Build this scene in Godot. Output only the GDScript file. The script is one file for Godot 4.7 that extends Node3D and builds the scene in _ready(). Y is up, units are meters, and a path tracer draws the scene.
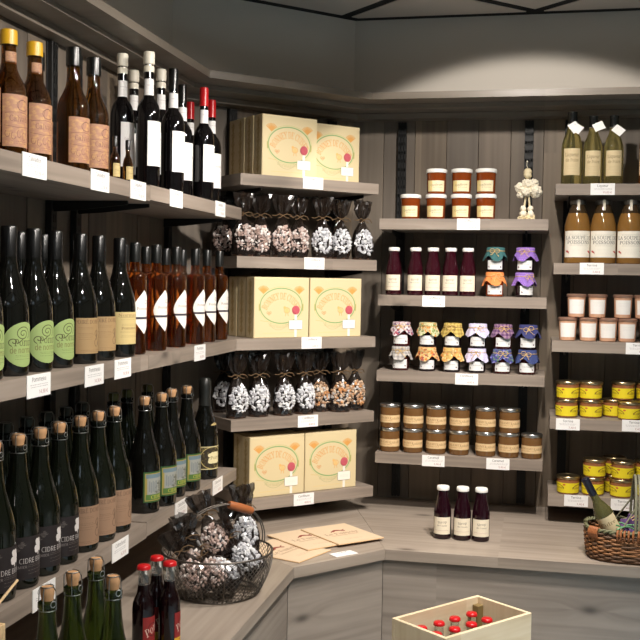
extends Node3D
# A delicatessen corner: shelves of bottles, boxes, sweets and jars along three walls.

const S2 := 0.70710678
const LX := -0.917            # front of the shelves on the left wall
const BZ := -3.4              # front of the shelves on the back wall
const DP := Vector3(-0.917, 0, -3.048)   # front corner where the left and the corner shelves meet
const DU := Vector3(S2, 0, -S2)
const DN := Vector3(-S2, 0, -S2)
const WALL_X := -1.177
const WALL_Z := -3.66
const COUNTER := 0.72

var used := {}
var mats := {}
var protos := []
var rng := RandomNumberGenerator.new()
var sans: SystemFont
var serif: SystemFont
var tag_meshes := {}

# ---------------------------------------------------------------- small helpers
func numbered(called: String) -> String:
	var n: int = used.get(called, 0)
	used[called] = n + 1
	return called if n == 0 else "%s_%03d" % [called, n]

func thing(called: String, label: String, category: String, at := Vector3.ZERO, turn := 0.0, group := "") -> Node3D:
	var o := Node3D.new()
	o.name = numbered(called)
	add_child(o)
	o.position = at
	o.rotation.y = turn
	o.set_meta("label", label)
	o.set_meta("category", category)
	if group:
		o.set_meta("group", group)
	return o

func proto(called: String, category: String) -> Node3D:
	var o := Node3D.new()
	o.name = called
	o.set_meta("category", category)
	protos.append(o)
	return o

func place(p: Node3D, at: Vector3, turn: float, label: String, group := "") -> Node3D:
	var o: Node3D = p.duplicate()
	o.name = numbered(String(p.name))
	add_child(o)
	o.position = at
	o.rotation.y = turn
	o.set_meta("label", label)
	if group:
		o.set_meta("group", group)
	return o

func part(called: String, mesh: Mesh, m: Material, parent: Node3D, at := Vector3.ZERO, turn := Vector3.ZERO) -> MeshInstance3D:
	var o := MeshInstance3D.new()
	o.name = called
	o.mesh = mesh
	o.material_override = m
	parent.add_child(o, true)
	o.position = at
	o.rotation = turn
	return o

func structure(called: String) -> Node3D:
	var o := Node3D.new()
	o.name = called
	add_child(o)
	o.set_meta("kind", "structure")
	return o

func nth(i: int) -> String:
	return ["first", "second", "third", "fourth", "fifth", "sixth", "seventh", "eighth", "ninth", "tenth"][i]

func rgb(r: float, g: float, b: float) -> Color:
	return Color(r / 255.0, g / 255.0, b / 255.0)

func mat(key: String, c: Color, rough: float, metal := 0.0, tex: Texture2D = null) -> StandardMaterial3D:
	if mats.has(key):
		return mats[key]
	var m := StandardMaterial3D.new()
	m.resource_name = key
	m.albedo_color = c
	m.roughness = rough
	m.metallic = metal
	if tex:
		m.albedo_texture = tex
	mats[key] = m
	return m

func glass(key: String, c: Color, through: float, rough := 0.03) -> StandardMaterial3D:
	var m := mat(key, Color(c.r, c.g, c.b, 1.0 - through), rough)
	m.refraction_enabled = true
	m.refraction_scale = 0.04
	m.transparency = BaseMaterial3D.TRANSPARENCY_ALPHA
	return m

func film(key: String, c: Color, alpha: float, rough := 0.12) -> StandardMaterial3D:
	var m := mat(key, Color(c.r, c.g, c.b, alpha), rough)
	m.transparency = BaseMaterial3D.TRANSPARENCY_ALPHA
	m.cull_mode = BaseMaterial3D.CULL_DISABLED
	return m

func printed(key: String, im: Image, rough := 0.6) -> StandardMaterial3D:
	im.generate_mipmaps()
	var m := mat(key, Color.WHITE, rough, 0.0, ImageTexture.create_from_image(im))
	m.texture_repeat = false
	m.cull_mode = BaseMaterial3D.CULL_DISABLED
	return m

# ---------------------------------------------------------------- meshes
func begin() -> SurfaceTool:
	var st := SurfaceTool.new()
	st.begin(Mesh.PRIMITIVE_TRIANGLES)
	return st

func tri(st: SurfaceTool, a: Array, b: Array, c: Array) -> void:
	# each corner is [position, normal, uv]; the front runs clockwise
	var n: Vector3 = a[1] + b[1] + c[1]
	var pa: Vector3 = a[0]
	var pb: Vector3 = b[0]
	var pc: Vector3 = c[0]
	var order := [a, c, b] if (pb - pa).cross(pc - pa).dot(n) > 0.0 else [a, b, c]
	for v in order:
		st.set_normal(v[1])
		st.set_uv(v[2])
		st.add_vertex(v[0])

func quad(st: SurfaceTool, a: Array, b: Array, c: Array, d: Array) -> void:
	tri(st, a, b, c)
	tri(st, a, c, d)

func flat_quad(st: SurfaceTool, a: Vector3, b: Vector3, c: Vector3, d: Vector3, n: Vector3, uv := [Vector2(0, 1), Vector2(1, 1), Vector2(1, 0), Vector2(0, 0)]) -> void:
	quad(st, [a, n, uv[0]], [b, n, uv[1]], [c, n, uv[2]], [d, n, uv[3]])

func flat_tri(st: SurfaceTool, a: Vector3, b: Vector3, c: Vector3, away: Vector3) -> void:
	var n := (b - a).cross(c - a).normalized()
	if n.dot((a + b + c) / 3.0 - away) < 0.0:
		n = -n
	tri(st, [a, n, Vector2(a.x, a.y)], [b, n, Vector2(b.x, b.y)], [c, n, Vector2(c.x, c.y)])

func add_box(st: SurfaceTool, at: Vector3, size: Vector3, bevel := 0.0, basis := Basis(), shift := Vector2.ZERO) -> void:
	# a box with chamfered edges; uv in metres, u along the longest side
	var h := size / 2.0
	var bv := minf(bevel, minf(h.x, minf(h.y, h.z)) * 0.9)
	var long := 0 if size.x >= size.y and size.x >= size.z else (1 if size.y >= size.z else 2)
	var corner := func(axis: int, s: Vector3) -> Vector3:
		var p := Vector3(s.x * (h.x - bv), s.y * (h.y - bv), s.z * (h.z - bv))
		p[axis] = s[axis] * h[axis]
		return p
	var uvof := func(p: Vector3, axis: int) -> Vector2:
		var o1 := (axis + 1) % 3
		var o2 := (axis + 2) % 3
		if o2 == long:
			var t := o1
			o1 = o2
			o2 = t
		return Vector2(p[o1], p[o2]) + shift + Vector2(0, 0.37 * axis)
	for axis in 3:
		for sg in [-1.0, 1.0]:
			var o1 := (axis + 1) % 3
			var o2 := (axis + 2) % 3
			var n := Vector3.ZERO
			n[axis] = sg
			var vs := []
			for k in [[-1.0, -1.0], [1.0, -1.0], [1.0, 1.0], [-1.0, 1.0]]:
				var s := Vector3.ZERO
				s[axis] = sg
				s[o1] = k[0]
				s[o2] = k[1]
				var p: Vector3 = corner.call(axis, s)
				vs.append([at + basis * p, basis * n, uvof.call(p, axis)])
			quad(st, vs[0], vs[1], vs[2], vs[3])
	if bv <= 0.0:
		return
	for axis in 3:           # edges along this axis
		var o1 := (axis + 1) % 3
		var o2 := (axis + 2) % 3
		for k in [[-1.0, -1.0], [1.0, -1.0], [1.0, 1.0], [-1.0, 1.0]]:
			var s0 := Vector3.ZERO
			s0[o1] = k[0]
			s0[o2] = k[1]
			var s1 := s0
			s0[axis] = -1.0
			s1[axis] = 1.0
			var n := Vector3.ZERO
			n[o1] = k[0] * S2
			n[o2] = k[1] * S2
			var ps := [corner.call(o1, s0), corner.call(o1, s1), corner.call(o2, s1), corner.call(o2, s0)]
			var vs := []
			for p in ps:
				vs.append([at + basis * p, basis * n, uvof.call(p, o1)])
			quad(st, vs[0], vs[1], vs[2], vs[3])
	for sx in [-1.0, 1.0]:
		for sy in [-1.0, 1.0]:
			for sz in [-1.0, 1.0]:
				var s := Vector3(sx, sy, sz)
				var n := s.normalized()
				var vs := []
				for axis in 3:
					var p: Vector3 = corner.call(axis, s)
					vs.append([at + basis * p, basis * n, uvof.call(p, 1)])
				tri(st, vs[0], vs[1], vs[2])

func box_mesh(size: Vector3, bevel := 0.002, shift := Vector2.ZERO) -> ArrayMesh:
	var st := begin()
	add_box(st, Vector3.ZERO, size, bevel, Basis(), shift)
	return st.commit()

func add_prism(st: SurfaceTool, poly: PackedVector2Array, y0: float, y1: float, along := Vector2(1, 0)) -> void:
	# a flat slab standing on a polygon of (x, z)
	var across := Vector2(-along.y, along.x)
	var index := Geometry2D.triangulate_polygon(poly)
	for k in range(0, index.size(), 3):
		for y in [y0, y1]:
			var n := Vector3.UP if y == y1 else Vector3.DOWN
			var v := []
			for j in 3:
				var p: Vector2 = poly[index[k + j]]
				v.append([Vector3(p.x, y, p.y), n, Vector2(p.dot(along), p.dot(across))])
			tri(st, v[0], v[1], v[2])
	var turn := 0.0
	for k in poly.size():
		turn += poly[k].cross(poly[(k + 1) % poly.size()])
	for k in poly.size():
		var a: Vector2 = poly[k]
		var b: Vector2 = poly[(k + 1) % poly.size()]
		var d := (b - a).normalized()
		var n2 := Vector2(d.y, -d.x) * signf(turn)
		var n := Vector3(n2.x, 0, n2.y)
		var ua := a.dot(d)
		var ub := b.dot(d)
		flat_quad(st, Vector3(a.x, y0, a.y), Vector3(b.x, y0, b.y), Vector3(b.x, y1, b.y), Vector3(a.x, y1, a.y), n, [Vector2(ua, 0.2), Vector2(ub, 0.2), Vector2(ub, 0.2 + y1 - y0), Vector2(ua, 0.2 + y1 - y0)])

func prism_mesh(poly: Array, y0: float, y1: float, along := Vector2(1, 0)) -> ArrayMesh:
	var st := begin()
	add_prism(st, PackedVector2Array(poly), y0, y1, along)
	return st.commit()

func add_lathe(st: SurfaceTool, prof: Array, segs := 28, at := Vector3.ZERO, squash := Vector2.ONE, basis := Basis()) -> void:
	# profile points (radius, height) from the bottom to the top; corners sharper than about 40 degrees stay sharp
	var n := prof.size()
	var seg_n := []
	for i in n - 1:
		var d: Vector2 = (prof[i + 1] - prof[i]).normalized()
		seg_n.append(Vector2(d.y, -d.x))
	var top: float = prof[n - 1].y
	var low: float = prof[0].y
	for i in n - 1:
		var na: Vector2 = seg_n[i]
		var nb: Vector2 = seg_n[i]
		if i > 0 and seg_n[i - 1].dot(seg_n[i]) > 0.72:
			na = (seg_n[i - 1] + seg_n[i]).normalized()
		if i < n - 2 and seg_n[i + 1].dot(seg_n[i]) > 0.72:
			nb = (seg_n[i + 1] + seg_n[i]).normalized()
		var a: Vector2 = prof[i]
		var b: Vector2 = prof[i + 1]
		var va := (a.y - low) / (top - low)
		var vb := (b.y - low) / (top - low)
		for k in segs:
			var t0 := TAU * k / segs
			var t1 := TAU * (k + 1) / segs
			var d0 := Vector3(sin(t0) * squash.x, 0, cos(t0) * squash.y)
			var d1 := Vector3(sin(t1) * squash.x, 0, cos(t1) * squash.y)
			var p := [[a, d0, na, va, k], [a, d1, na, va, k + 1], [b, d1, nb, vb, k + 1], [b, d0, nb, vb, k]]
			var v := []
			for q in p:
				var dir: Vector3 = q[1]
				v.append([at + basis * Vector3(dir.x * q[0].x, q[0].y, dir.z * q[0].x), basis * (dir * q[2].x + Vector3(0, q[2].y, 0)).normalized(), Vector2(float(q[4]) / segs, 1.0 - q[3])])
			if a.x > 1e-6:
				tri(st, v[0], v[1], v[2])
			if b.x > 1e-6:
				tri(st, v[0], v[2], v[3])

func lathe(prof: Array, segs := 28, squash := Vector2.ONE) -> ArrayMesh:
	var st := begin()
	add_lathe(st, prof, segs, Vector3.ZERO, squash)
	return st.commit()

func pts(a: Array) -> Array:
	var out := []
	for i in range(0, a.size(), 2):
		out.append(Vector2(a[i], a[i + 1]))
	return out

func wrap_label(r0: float, r1: float, y0: float, y1: float, half: float, shape := "", segs := 14, turn := 0.0) -> ArrayMesh:
	# paper that follows the round of a bottle, front towards +z; shape gives its outline
	var st := begin()
	var rows := 1 if shape == "" else 18
	for j in rows:
		var va := float(j) / rows if shape == "" else 0.5 - 0.5 * cos(PI * j / rows)
		var vb := float(j + 1) / rows if shape == "" else 0.5 - 0.5 * cos(PI * (j + 1) / rows)
		var wa := half * outline(shape, va)
		var wb := half * outline(shape, vb)
		for k in segs:
			var fa := 2.0 * k / segs - 1.0
			var fb := 2.0 * (k + 1) / segs - 1.0
			var v := []
			for q in [[va, fa, wa], [va, fb, wa], [vb, fb, wb], [vb, fa, wb]]:
				var t: float = q[1] * q[2] + turn
				var r: float = lerpf(r0, r1, q[0])
				v.append([Vector3(sin(t) * r, lerpf(y0, y1, q[0]), cos(t) * r), Vector3(sin(t), 0, cos(t)), Vector2(q[1] * q[2] / half * 0.5 + 0.5, 1.0 - q[0])])
			quad(st, v[0], v[1], v[2], v[3])
	return st.commit()

func outline(shape: String, v: float) -> float:
	var t := 2.0 * v - 1.0
	if shape == "oval":
		return maxf(0.02, sqrt(maxf(0.0, 1.0 - t * t)))
	if shape == "lens":
		return maxf(0.02, 1.0 - absf(t) ** 1.7)
	return 1.0

func add_tube(st: SurfaceTool, path: Array, r: float, sides := 6, r_end := -1.0) -> void:
	var n := path.size()
	var rings := []
	var side := Vector3.ZERO
	for i in n:
		var d: Vector3 = (path[mini(i + 1, n - 1)] - path[maxi(i - 1, 0)]).normalized()
		if side == Vector3.ZERO:
			side = d.cross(Vector3.UP if absf(d.y) < 0.9 else Vector3.RIGHT).normalized()
		else:
			side = (side - d * side.dot(d)).normalized()
		var up := d.cross(side)
		var rr := r if r_end < 0.0 else lerpf(r, r_end, float(i) / (n - 1))
		var ring := []
		for k in sides:
			var t := TAU * k / sides
			var nn := side * cos(t) + up * sin(t)
			ring.append([path[i] + nn * rr, nn, Vector2(float(k) / sides, float(i) / n)])
		rings.append(ring)
	for i in n - 1:
		for k in sides:
			quad(st, rings[i][k], rings[i][(k + 1) % sides], rings[i + 1][(k + 1) % sides], rings[i + 1][k])
	for e in [0, n - 1]:
		var d: Vector3 = (path[0] - path[1]).normalized() if e == 0 else (path[n - 1] - path[n - 2]).normalized()
		for k in range(1, sides - 1):
			tri(st, [rings[e][0][0], d, Vector2.ZERO], [rings[e][k][0], d, Vector2.ZERO], [rings[e][k + 1][0], d, Vector2.ZERO])

func tube(path: Array, r: float, sides := 6) -> ArrayMesh:
	var st := begin()
	add_tube(st, path, r, sides)
	return st.commit()

func circle(r: float, y: float, n := 20, squash := Vector2.ONE) -> Array:
	var out := []
	for k in n + 1:
		out.append(Vector3(sin(TAU * k / n) * r * squash.x, y, cos(TAU * k / n) * r * squash.y))
	return out

func add_lump(st: SurfaceTool, at: Vector3, r: Vector3, seed_n: int, rough := 0.25, color := Color.WHITE, flat := true, rows := 5, cols := 8) -> void:
	# a crumpled ball
	var nz := FastNoiseLite.new()
	nz.seed = seed_n
	nz.frequency = 0.9
	var turn := Basis.from_euler(Vector3(seed_n * 1.7, seed_n * 2.3, seed_n * 0.9))
	var grid := []
	for i in rows + 1:
		var line := []
		var ph := PI * i / rows
		for k in cols:
			var th := TAU * k / cols
			var d := Vector3(sin(ph) * cos(th), cos(ph), sin(ph) * sin(th))
			var s := 1.0 + rough * nz.get_noise_3d(d.x * 1.6, d.y * 1.6, d.z * 1.6) * 2.0
			line.append(at + turn * Vector3(d.x * r.x, d.y * r.y, d.z * r.z) * s)
		grid.append(line)
	if flat and color != Color.WHITE:
		st.set_color(color)
	for i in rows:
		for k in cols:
			var a: Vector3 = grid[i][k]
			var b: Vector3 = grid[i][(k + 1) % cols]
			var c: Vector3 = grid[i + 1][(k + 1) % cols]
			var d: Vector3 = grid[i + 1][k]
			if flat:
				if i > 0:
					flat_tri(st, a, b, c, at)
				if i < rows - 1:
					flat_tri(st, a, c, d, at)
			else:
				var v := []
				for p in [a, b, c, d]:
					v.append([p, (p - at).normalized(), Vector2(p.x, p.y)])
				if i > 0:
					tri(st, v[0], v[1], v[2])
				if i < rows - 1:
					tri(st, v[0], v[2], v[3])

# ---------------------------------------------------------------- pictures
func blank(w: int, h: int, c: Color) -> Image:
	var im := Image.create(w, h, false, Image.FORMAT_RGB8)
	im.fill(c)
	return im

func dot_px(im: Image, x: int, y: int, c: Color, a: float) -> void:
	if x >= 0 and y >= 0 and x < im.get_width() and y < im.get_height() and a > 0.0:
		im.set_pixel(x, y, im.get_pixel(x, y).lerp(c, minf(a, 1.0)))

func fill_tri(im: Image, a: Vector2, b: Vector2, c: Vector2, col: Color) -> void:
	var area := (b - a).cross(c - a)
	if absf(area) < 1e-6:
		return
	for y in range(int(floor(minf(a.y, minf(b.y, c.y)))), int(ceil(maxf(a.y, maxf(b.y, c.y)))) + 1):
		for x in range(int(floor(minf(a.x, minf(b.x, c.x)))), int(ceil(maxf(a.x, maxf(b.x, c.x)))) + 1):
			var hit := 0
			for s in [[0.25, 0.25], [0.75, 0.25], [0.25, 0.75], [0.75, 0.75]]:
				var p := Vector2(x + s[0], y + s[1])
				var w0: float = (b - a).cross(p - a) / area
				var w1: float = (c - b).cross(p - b) / area
				var w2: float = (a - c).cross(p - c) / area
				if w0 >= 0.0 and w1 >= 0.0 and w2 >= 0.0:
					hit += 1
			dot_px(im, x, y, col, hit * 0.25)

func write(im: Image, s: String, px: float, at: Vector2, col: Color, font: Font, arc := 0.0, wide := 1.0, tilt := 0.0) -> void:
	var tm := TextMesh.new()
	tm.text = s
	tm.font = font
	tm.font_size = 48
	tm.pixel_size = 1.0 / 48.0
	tm.depth = 0.0
	tm.curve_step = 1.5
	var arr := tm.get_mesh_arrays()
	var vs: PackedVector3Array = arr[Mesh.ARRAY_VERTEX]
	var ix = arr[Mesh.ARRAY_INDEX]
	var count: int = ix.size() if ix != null else vs.size()
	var map := func(v: Vector3) -> Vector2:
		var x := v.x * px * wide
		var y := -v.y * px
		if arc != 0.0:
			var t := x / arc
			var r := arc - y
			return at + Vector2(sin(t) * r, arc - cos(t) * r)
		return at + Vector2(x, y).rotated(tilt)
	for k in range(0, count - 2, 3):
		var tri_v := []
		for j in 3:
			tri_v.append(vs[ix[k + j]] if ix != null else vs[k + j])
		fill_tri(im, map.call(tri_v[0]), map.call(tri_v[1]), map.call(tri_v[2]), col)

func stroke(im: Image, path: Array, w: float, col: Color) -> void:
	for i in path.size() - 1:
		var a: Vector2 = path[i]
		var b: Vector2 = path[i + 1]
		var steps := int(a.distance_to(b) / 0.5) + 1
		for s in steps:
			disc(im, a.lerp(b, float(s) / steps), w / 2.0, col)

func disc(im: Image, at: Vector2, r: float, col: Color) -> void:
	for y in range(int(at.y - r - 1), int(at.y + r + 2)):
		for x in range(int(at.x - r - 1), int(at.x + r + 2)):
			dot_px(im, x, y, col, clampf(r + 0.5 - Vector2(x + 0.5, y + 0.5).distance_to(at), 0.0, 1.0))

func ring(im: Image, at: Vector2, r: Vector2, w: float, col: Color, from := 0.0, to := TAU) -> void:
	var path := []
	for k in 61:
		var t := lerpf(from, to, k / 60.0)
		path.append(at + Vector2(cos(t) * r.x, sin(t) * r.y))
	stroke(im, path, w, col)

func small_lines(im: Image, x0: int, x1: int, ys: Array, col: Color, seed_n: int, h := 2) -> void:
	# a few lines of print too small to read
	var r := RandomNumberGenerator.new()
	r.seed = seed_n
	for y in ys:
		var x := x0 + r.randi_range(0, 6)
		while x < x1 - r.randi_range(0, 10):
			var w := r.randi_range(3, 10)
			for k in w:
				for q in h:
					dot_px(im, x + k, y + q, col, r.randf_range(0.3, 0.8))
			x += w + 3

func wood(seed_n: int, base: Color, dark: Color, light: Color, w: int, h: int, streak := 1.0, knots := 0) -> ImageTexture:
	# grain that runs along u
	var fine := FastNoiseLite.new()
	fine.seed = seed_n
	fine.frequency = 0.09
	fine.fractal_octaves = 3
	var broad := FastNoiseLite.new()
	broad.seed = seed_n + 7
	broad.frequency = 0.012
	var r := RandomNumberGenerator.new()
	r.seed = seed_n
	var spots := []
	for k in knots:
		spots.append(Vector2(r.randf() * w, r.randf() * h))
	var im := Image.create(w, h, false, Image.FORMAT_RGB8)
	for y in h:
		for x in w:
			var yy := float(y)
			var near := 0.0
			for s in spots:
				var d := Vector2((x - s.x) * 0.35, y - s.y)
				var q := exp(-d.length_squared() / 90.0)
				yy += q * 9.0 * signf(d.y)
				near = maxf(near, exp(-d.length_squared() / 12.0))
			var g := fine.get_noise_2d(x * 0.035, yy * 1.5) * 0.9 * streak + broad.get_noise_2d(x * 0.25, yy * 1.6) * 0.9
			var c := base.lerp(light, clampf(g, 0.0, 1.0)) if g > 0.0 else base.lerp(dark, clampf(-g, 0.0, 1.0))
			im.set_pixel(x, y, c.lerp(dark * 0.7, near))
	im.generate_mipmaps()
	return ImageTexture.create_from_image(im)

func wood_mat(key: String, tex: Texture2D, scale: Vector2, rough: float, tint := Color.WHITE, offset := Vector2.ZERO) -> StandardMaterial3D:
	var m := mat(key, tint, rough, 0.0, tex)
	m.uv1_scale = Vector3(scale.x, scale.y, 1)
	m.uv1_offset = Vector3(offset.x, offset.y, 0)
	return m

# ---------------------------------------------------------------- the place
func _ready() -> void:
	rng.seed = 11
	set_camera_and_light()
	sans = SystemFont.new()
	sans.font_names = PackedStringArray(["Droid Sans"])
	serif = SystemFont.new()
	serif.font_names = PackedStringArray(["Droid Serif"])
	build_room()
	build_shelves()
	build_counter()
	build_left_bottles()
	build_boxes()
	build_sweet_bags()
	build_jam_shelves()
	build_far_shelves()
	build_counter_goods()
	build_price_cards()
	for p in protos:
		p.free()

func set_camera_and_light() -> void:
	var cam := Camera3D.new()
	cam.name = "camera"
	add_child(cam)
	cam.fov = 34.6525
	cam.near = 0.05
	cam.position = Vector3(0, 1.5, 0)
	cam.rotation_degrees = Vector3(-2.2028, 12.0963, 0.9489)
	cam.current = true
	var env := Environment.new()
	env.background_mode = Environment.BG_COLOR
	env.background_color = Color.BLACK
	env.tonemap_mode = Environment.TONE_MAPPER_LINEAR
	env.tonemap_exposure = 0.92
	env.sdfgi_enabled = true
	env.ssao_enabled = true
	env.ssil_enabled = true
	var we := WorldEnvironment.new()
	we.name = "environment"
	we.environment = env
	add_child(we)
	# spotlights on two ceiling tracks: where each hangs, what it is aimed at, its strength and half angle
	var warm := rgb(255, 247, 238)
	var cool := rgb(222, 240, 255)
	for a in [
		[Vector3(0.2, 2.36, -0.95), Vector3(-0.95, 0.98, -1.45), 1.45, 49.0, 0.5, "nearest bottles"],
		[Vector3(0.2, 2.36, -1.6), Vector3(-0.95, 0.98, -2.05), 1.45, 49.0, 0.5, "middle of the bottle wall"],
		[Vector3(0.2, 2.36, -2.2), Vector3(-0.95, 0.98, -2.65), 1.3, 49.0, 0.5, "corner end of the bottle wall"],
		[Vector3(0.0, 2.36, -2.26), Vector3(-0.76, 0.9, -3.15), 1.35, 42.0, 0.4, "cream boxes"],
		[Vector3(-0.06, 2.36, -2.66), Vector3(-0.06, 1.26, -3.66), 0.85, 47.5, 0.15, "jam shelves"],
		[Vector3(0.16, 2.36, -2.3), Vector3(-0.02, 0.7, -3.3), 1.8, 40.0, 1.0, "worktop below the jam shelves"],
		[Vector3(1.3, 2.36, -1.3), Vector3(1.2, 0.0, -1.4), 6.5, 50.0, 0.6, "open floor by the counter"],
		[Vector3(0.9, 2.36, 0.6), Vector3(0.9, 0.0, 0.4), 6.5, 50.0, 0.6, "open floor out in the shop"],
	]:
		spotlight(a[0], a[1], a[2], a[3], a[4], cool if a[5].begins_with("open floor") else warm, a[5])
	ceiling_panel(Vector3(0.9, 2.40, -0.6), Vector2(0.6, 0.6), 0.03, cool, "nearer the jam shelves")
	ceiling_panel(Vector3(0.4, 2.40, 0.9), Vector2(0.6, 0.6), 0.15, cool, "farther out in the shop")

func spotlight(at: Vector3, to: Vector3, energy: float, angle: float, soft: float, c: Color, aim: String) -> void:
	var t := thing("track_spotlight", "black ceiling spotlight aimed at the %s" % aim, "spotlight", at, 0.0, "spotlights on the ceiling track")
	t.look_at_from_position(at, to, Vector3.UP)
	var body := mat("lamp_black", rgb(24, 24, 25), 0.45)
	part("lamp_body", lathe(pts([0.0, -0.065, 0.03, -0.06, 0.036, -0.045, 0.036, 0.055, 0.03, 0.055, 0.03, 0.045]), 24), body, t, Vector3.ZERO, Vector3(-PI / 2, 0, 0))
	var glow := mat("lamp_lens", rgb(255, 240, 220), 0.3)
	glow.emission_enabled = true
	glow.emission = c
	glow.emission_energy_multiplier = 4.0
	part("lamp_lens", lathe(pts([0.0, 0.0, 0.029, 0.0, 0.029, 0.003, 0.0, 0.003]), 24), glow, t, Vector3(0, 0, -0.042), Vector3(-PI / 2, 0, 0))
	part("lamp_arm", box_mesh(Vector3(0.012, 0.09, 0.012), 0.002), body, t, Vector3(0, 0.07, 0.02))
	var l := SpotLight3D.new()
	l.name = "lamp_beam"
	t.add_child(l)
	l.position = Vector3(0, 0, -0.06)
	l.light_color = c
	l.light_energy = energy
	l.spot_angle = angle
	l.spot_angle_attenuation = soft
	l.spot_range = 9.0
	l.spot_attenuation = 2.0
	l.light_size = 0.022
	l.shadow_enabled = true

func ceiling_panel(at: Vector3, size: Vector2, energy: float, c: Color, where: String) -> void:
	var t := thing("ceiling_light", "square ceiling light panel %s" % where, "ceiling light", at, 0.0, "ceiling light panels")
	part("frame", box_mesh(Vector3(size.x + 0.04, 0.03, size.y + 0.04), 0.004), mat("lamp_black", Color.BLACK, 0.4), t)
	var glow := mat("panel_lens", Color.WHITE, 0.4)
	glow.emission_enabled = true
	glow.emission = c
	glow.emission_energy_multiplier = 0.5
	part("lamp_diffuser", box_mesh(Vector3(size.x, 0.006, size.y), 0.001), glow, t, Vector3(0, -0.016, 0))
	var l := AreaLight3D.new()
	l.name = "lamp_glow"
	t.add_child(l)
	l.position = Vector3(0, -0.025, 0)
	l.rotation.x = -PI / 2
	l.area_size = size
	l.light_color = c
	l.light_energy = energy
	l.area_range = 9.0
	l.area_attenuation = 2.0
	l.shadow_enabled = true

func front_path(e: float, left_extra := 0.0, z_near := 1.0, x_far := 1.6) -> Array:
	# the line of the fronts, moved e towards the walls, from the near end of the left wall to the far end of the back wall
	var x := LX - e - left_extra
	var c := 3.9655 + e / S2      # -(x + z) on the corner part
	var z := BZ - e
	return [Vector2(x, z_near), Vector2(x, -(c + x)), Vector2(-(c + z), z), Vector2(x_far, z)]

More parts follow.
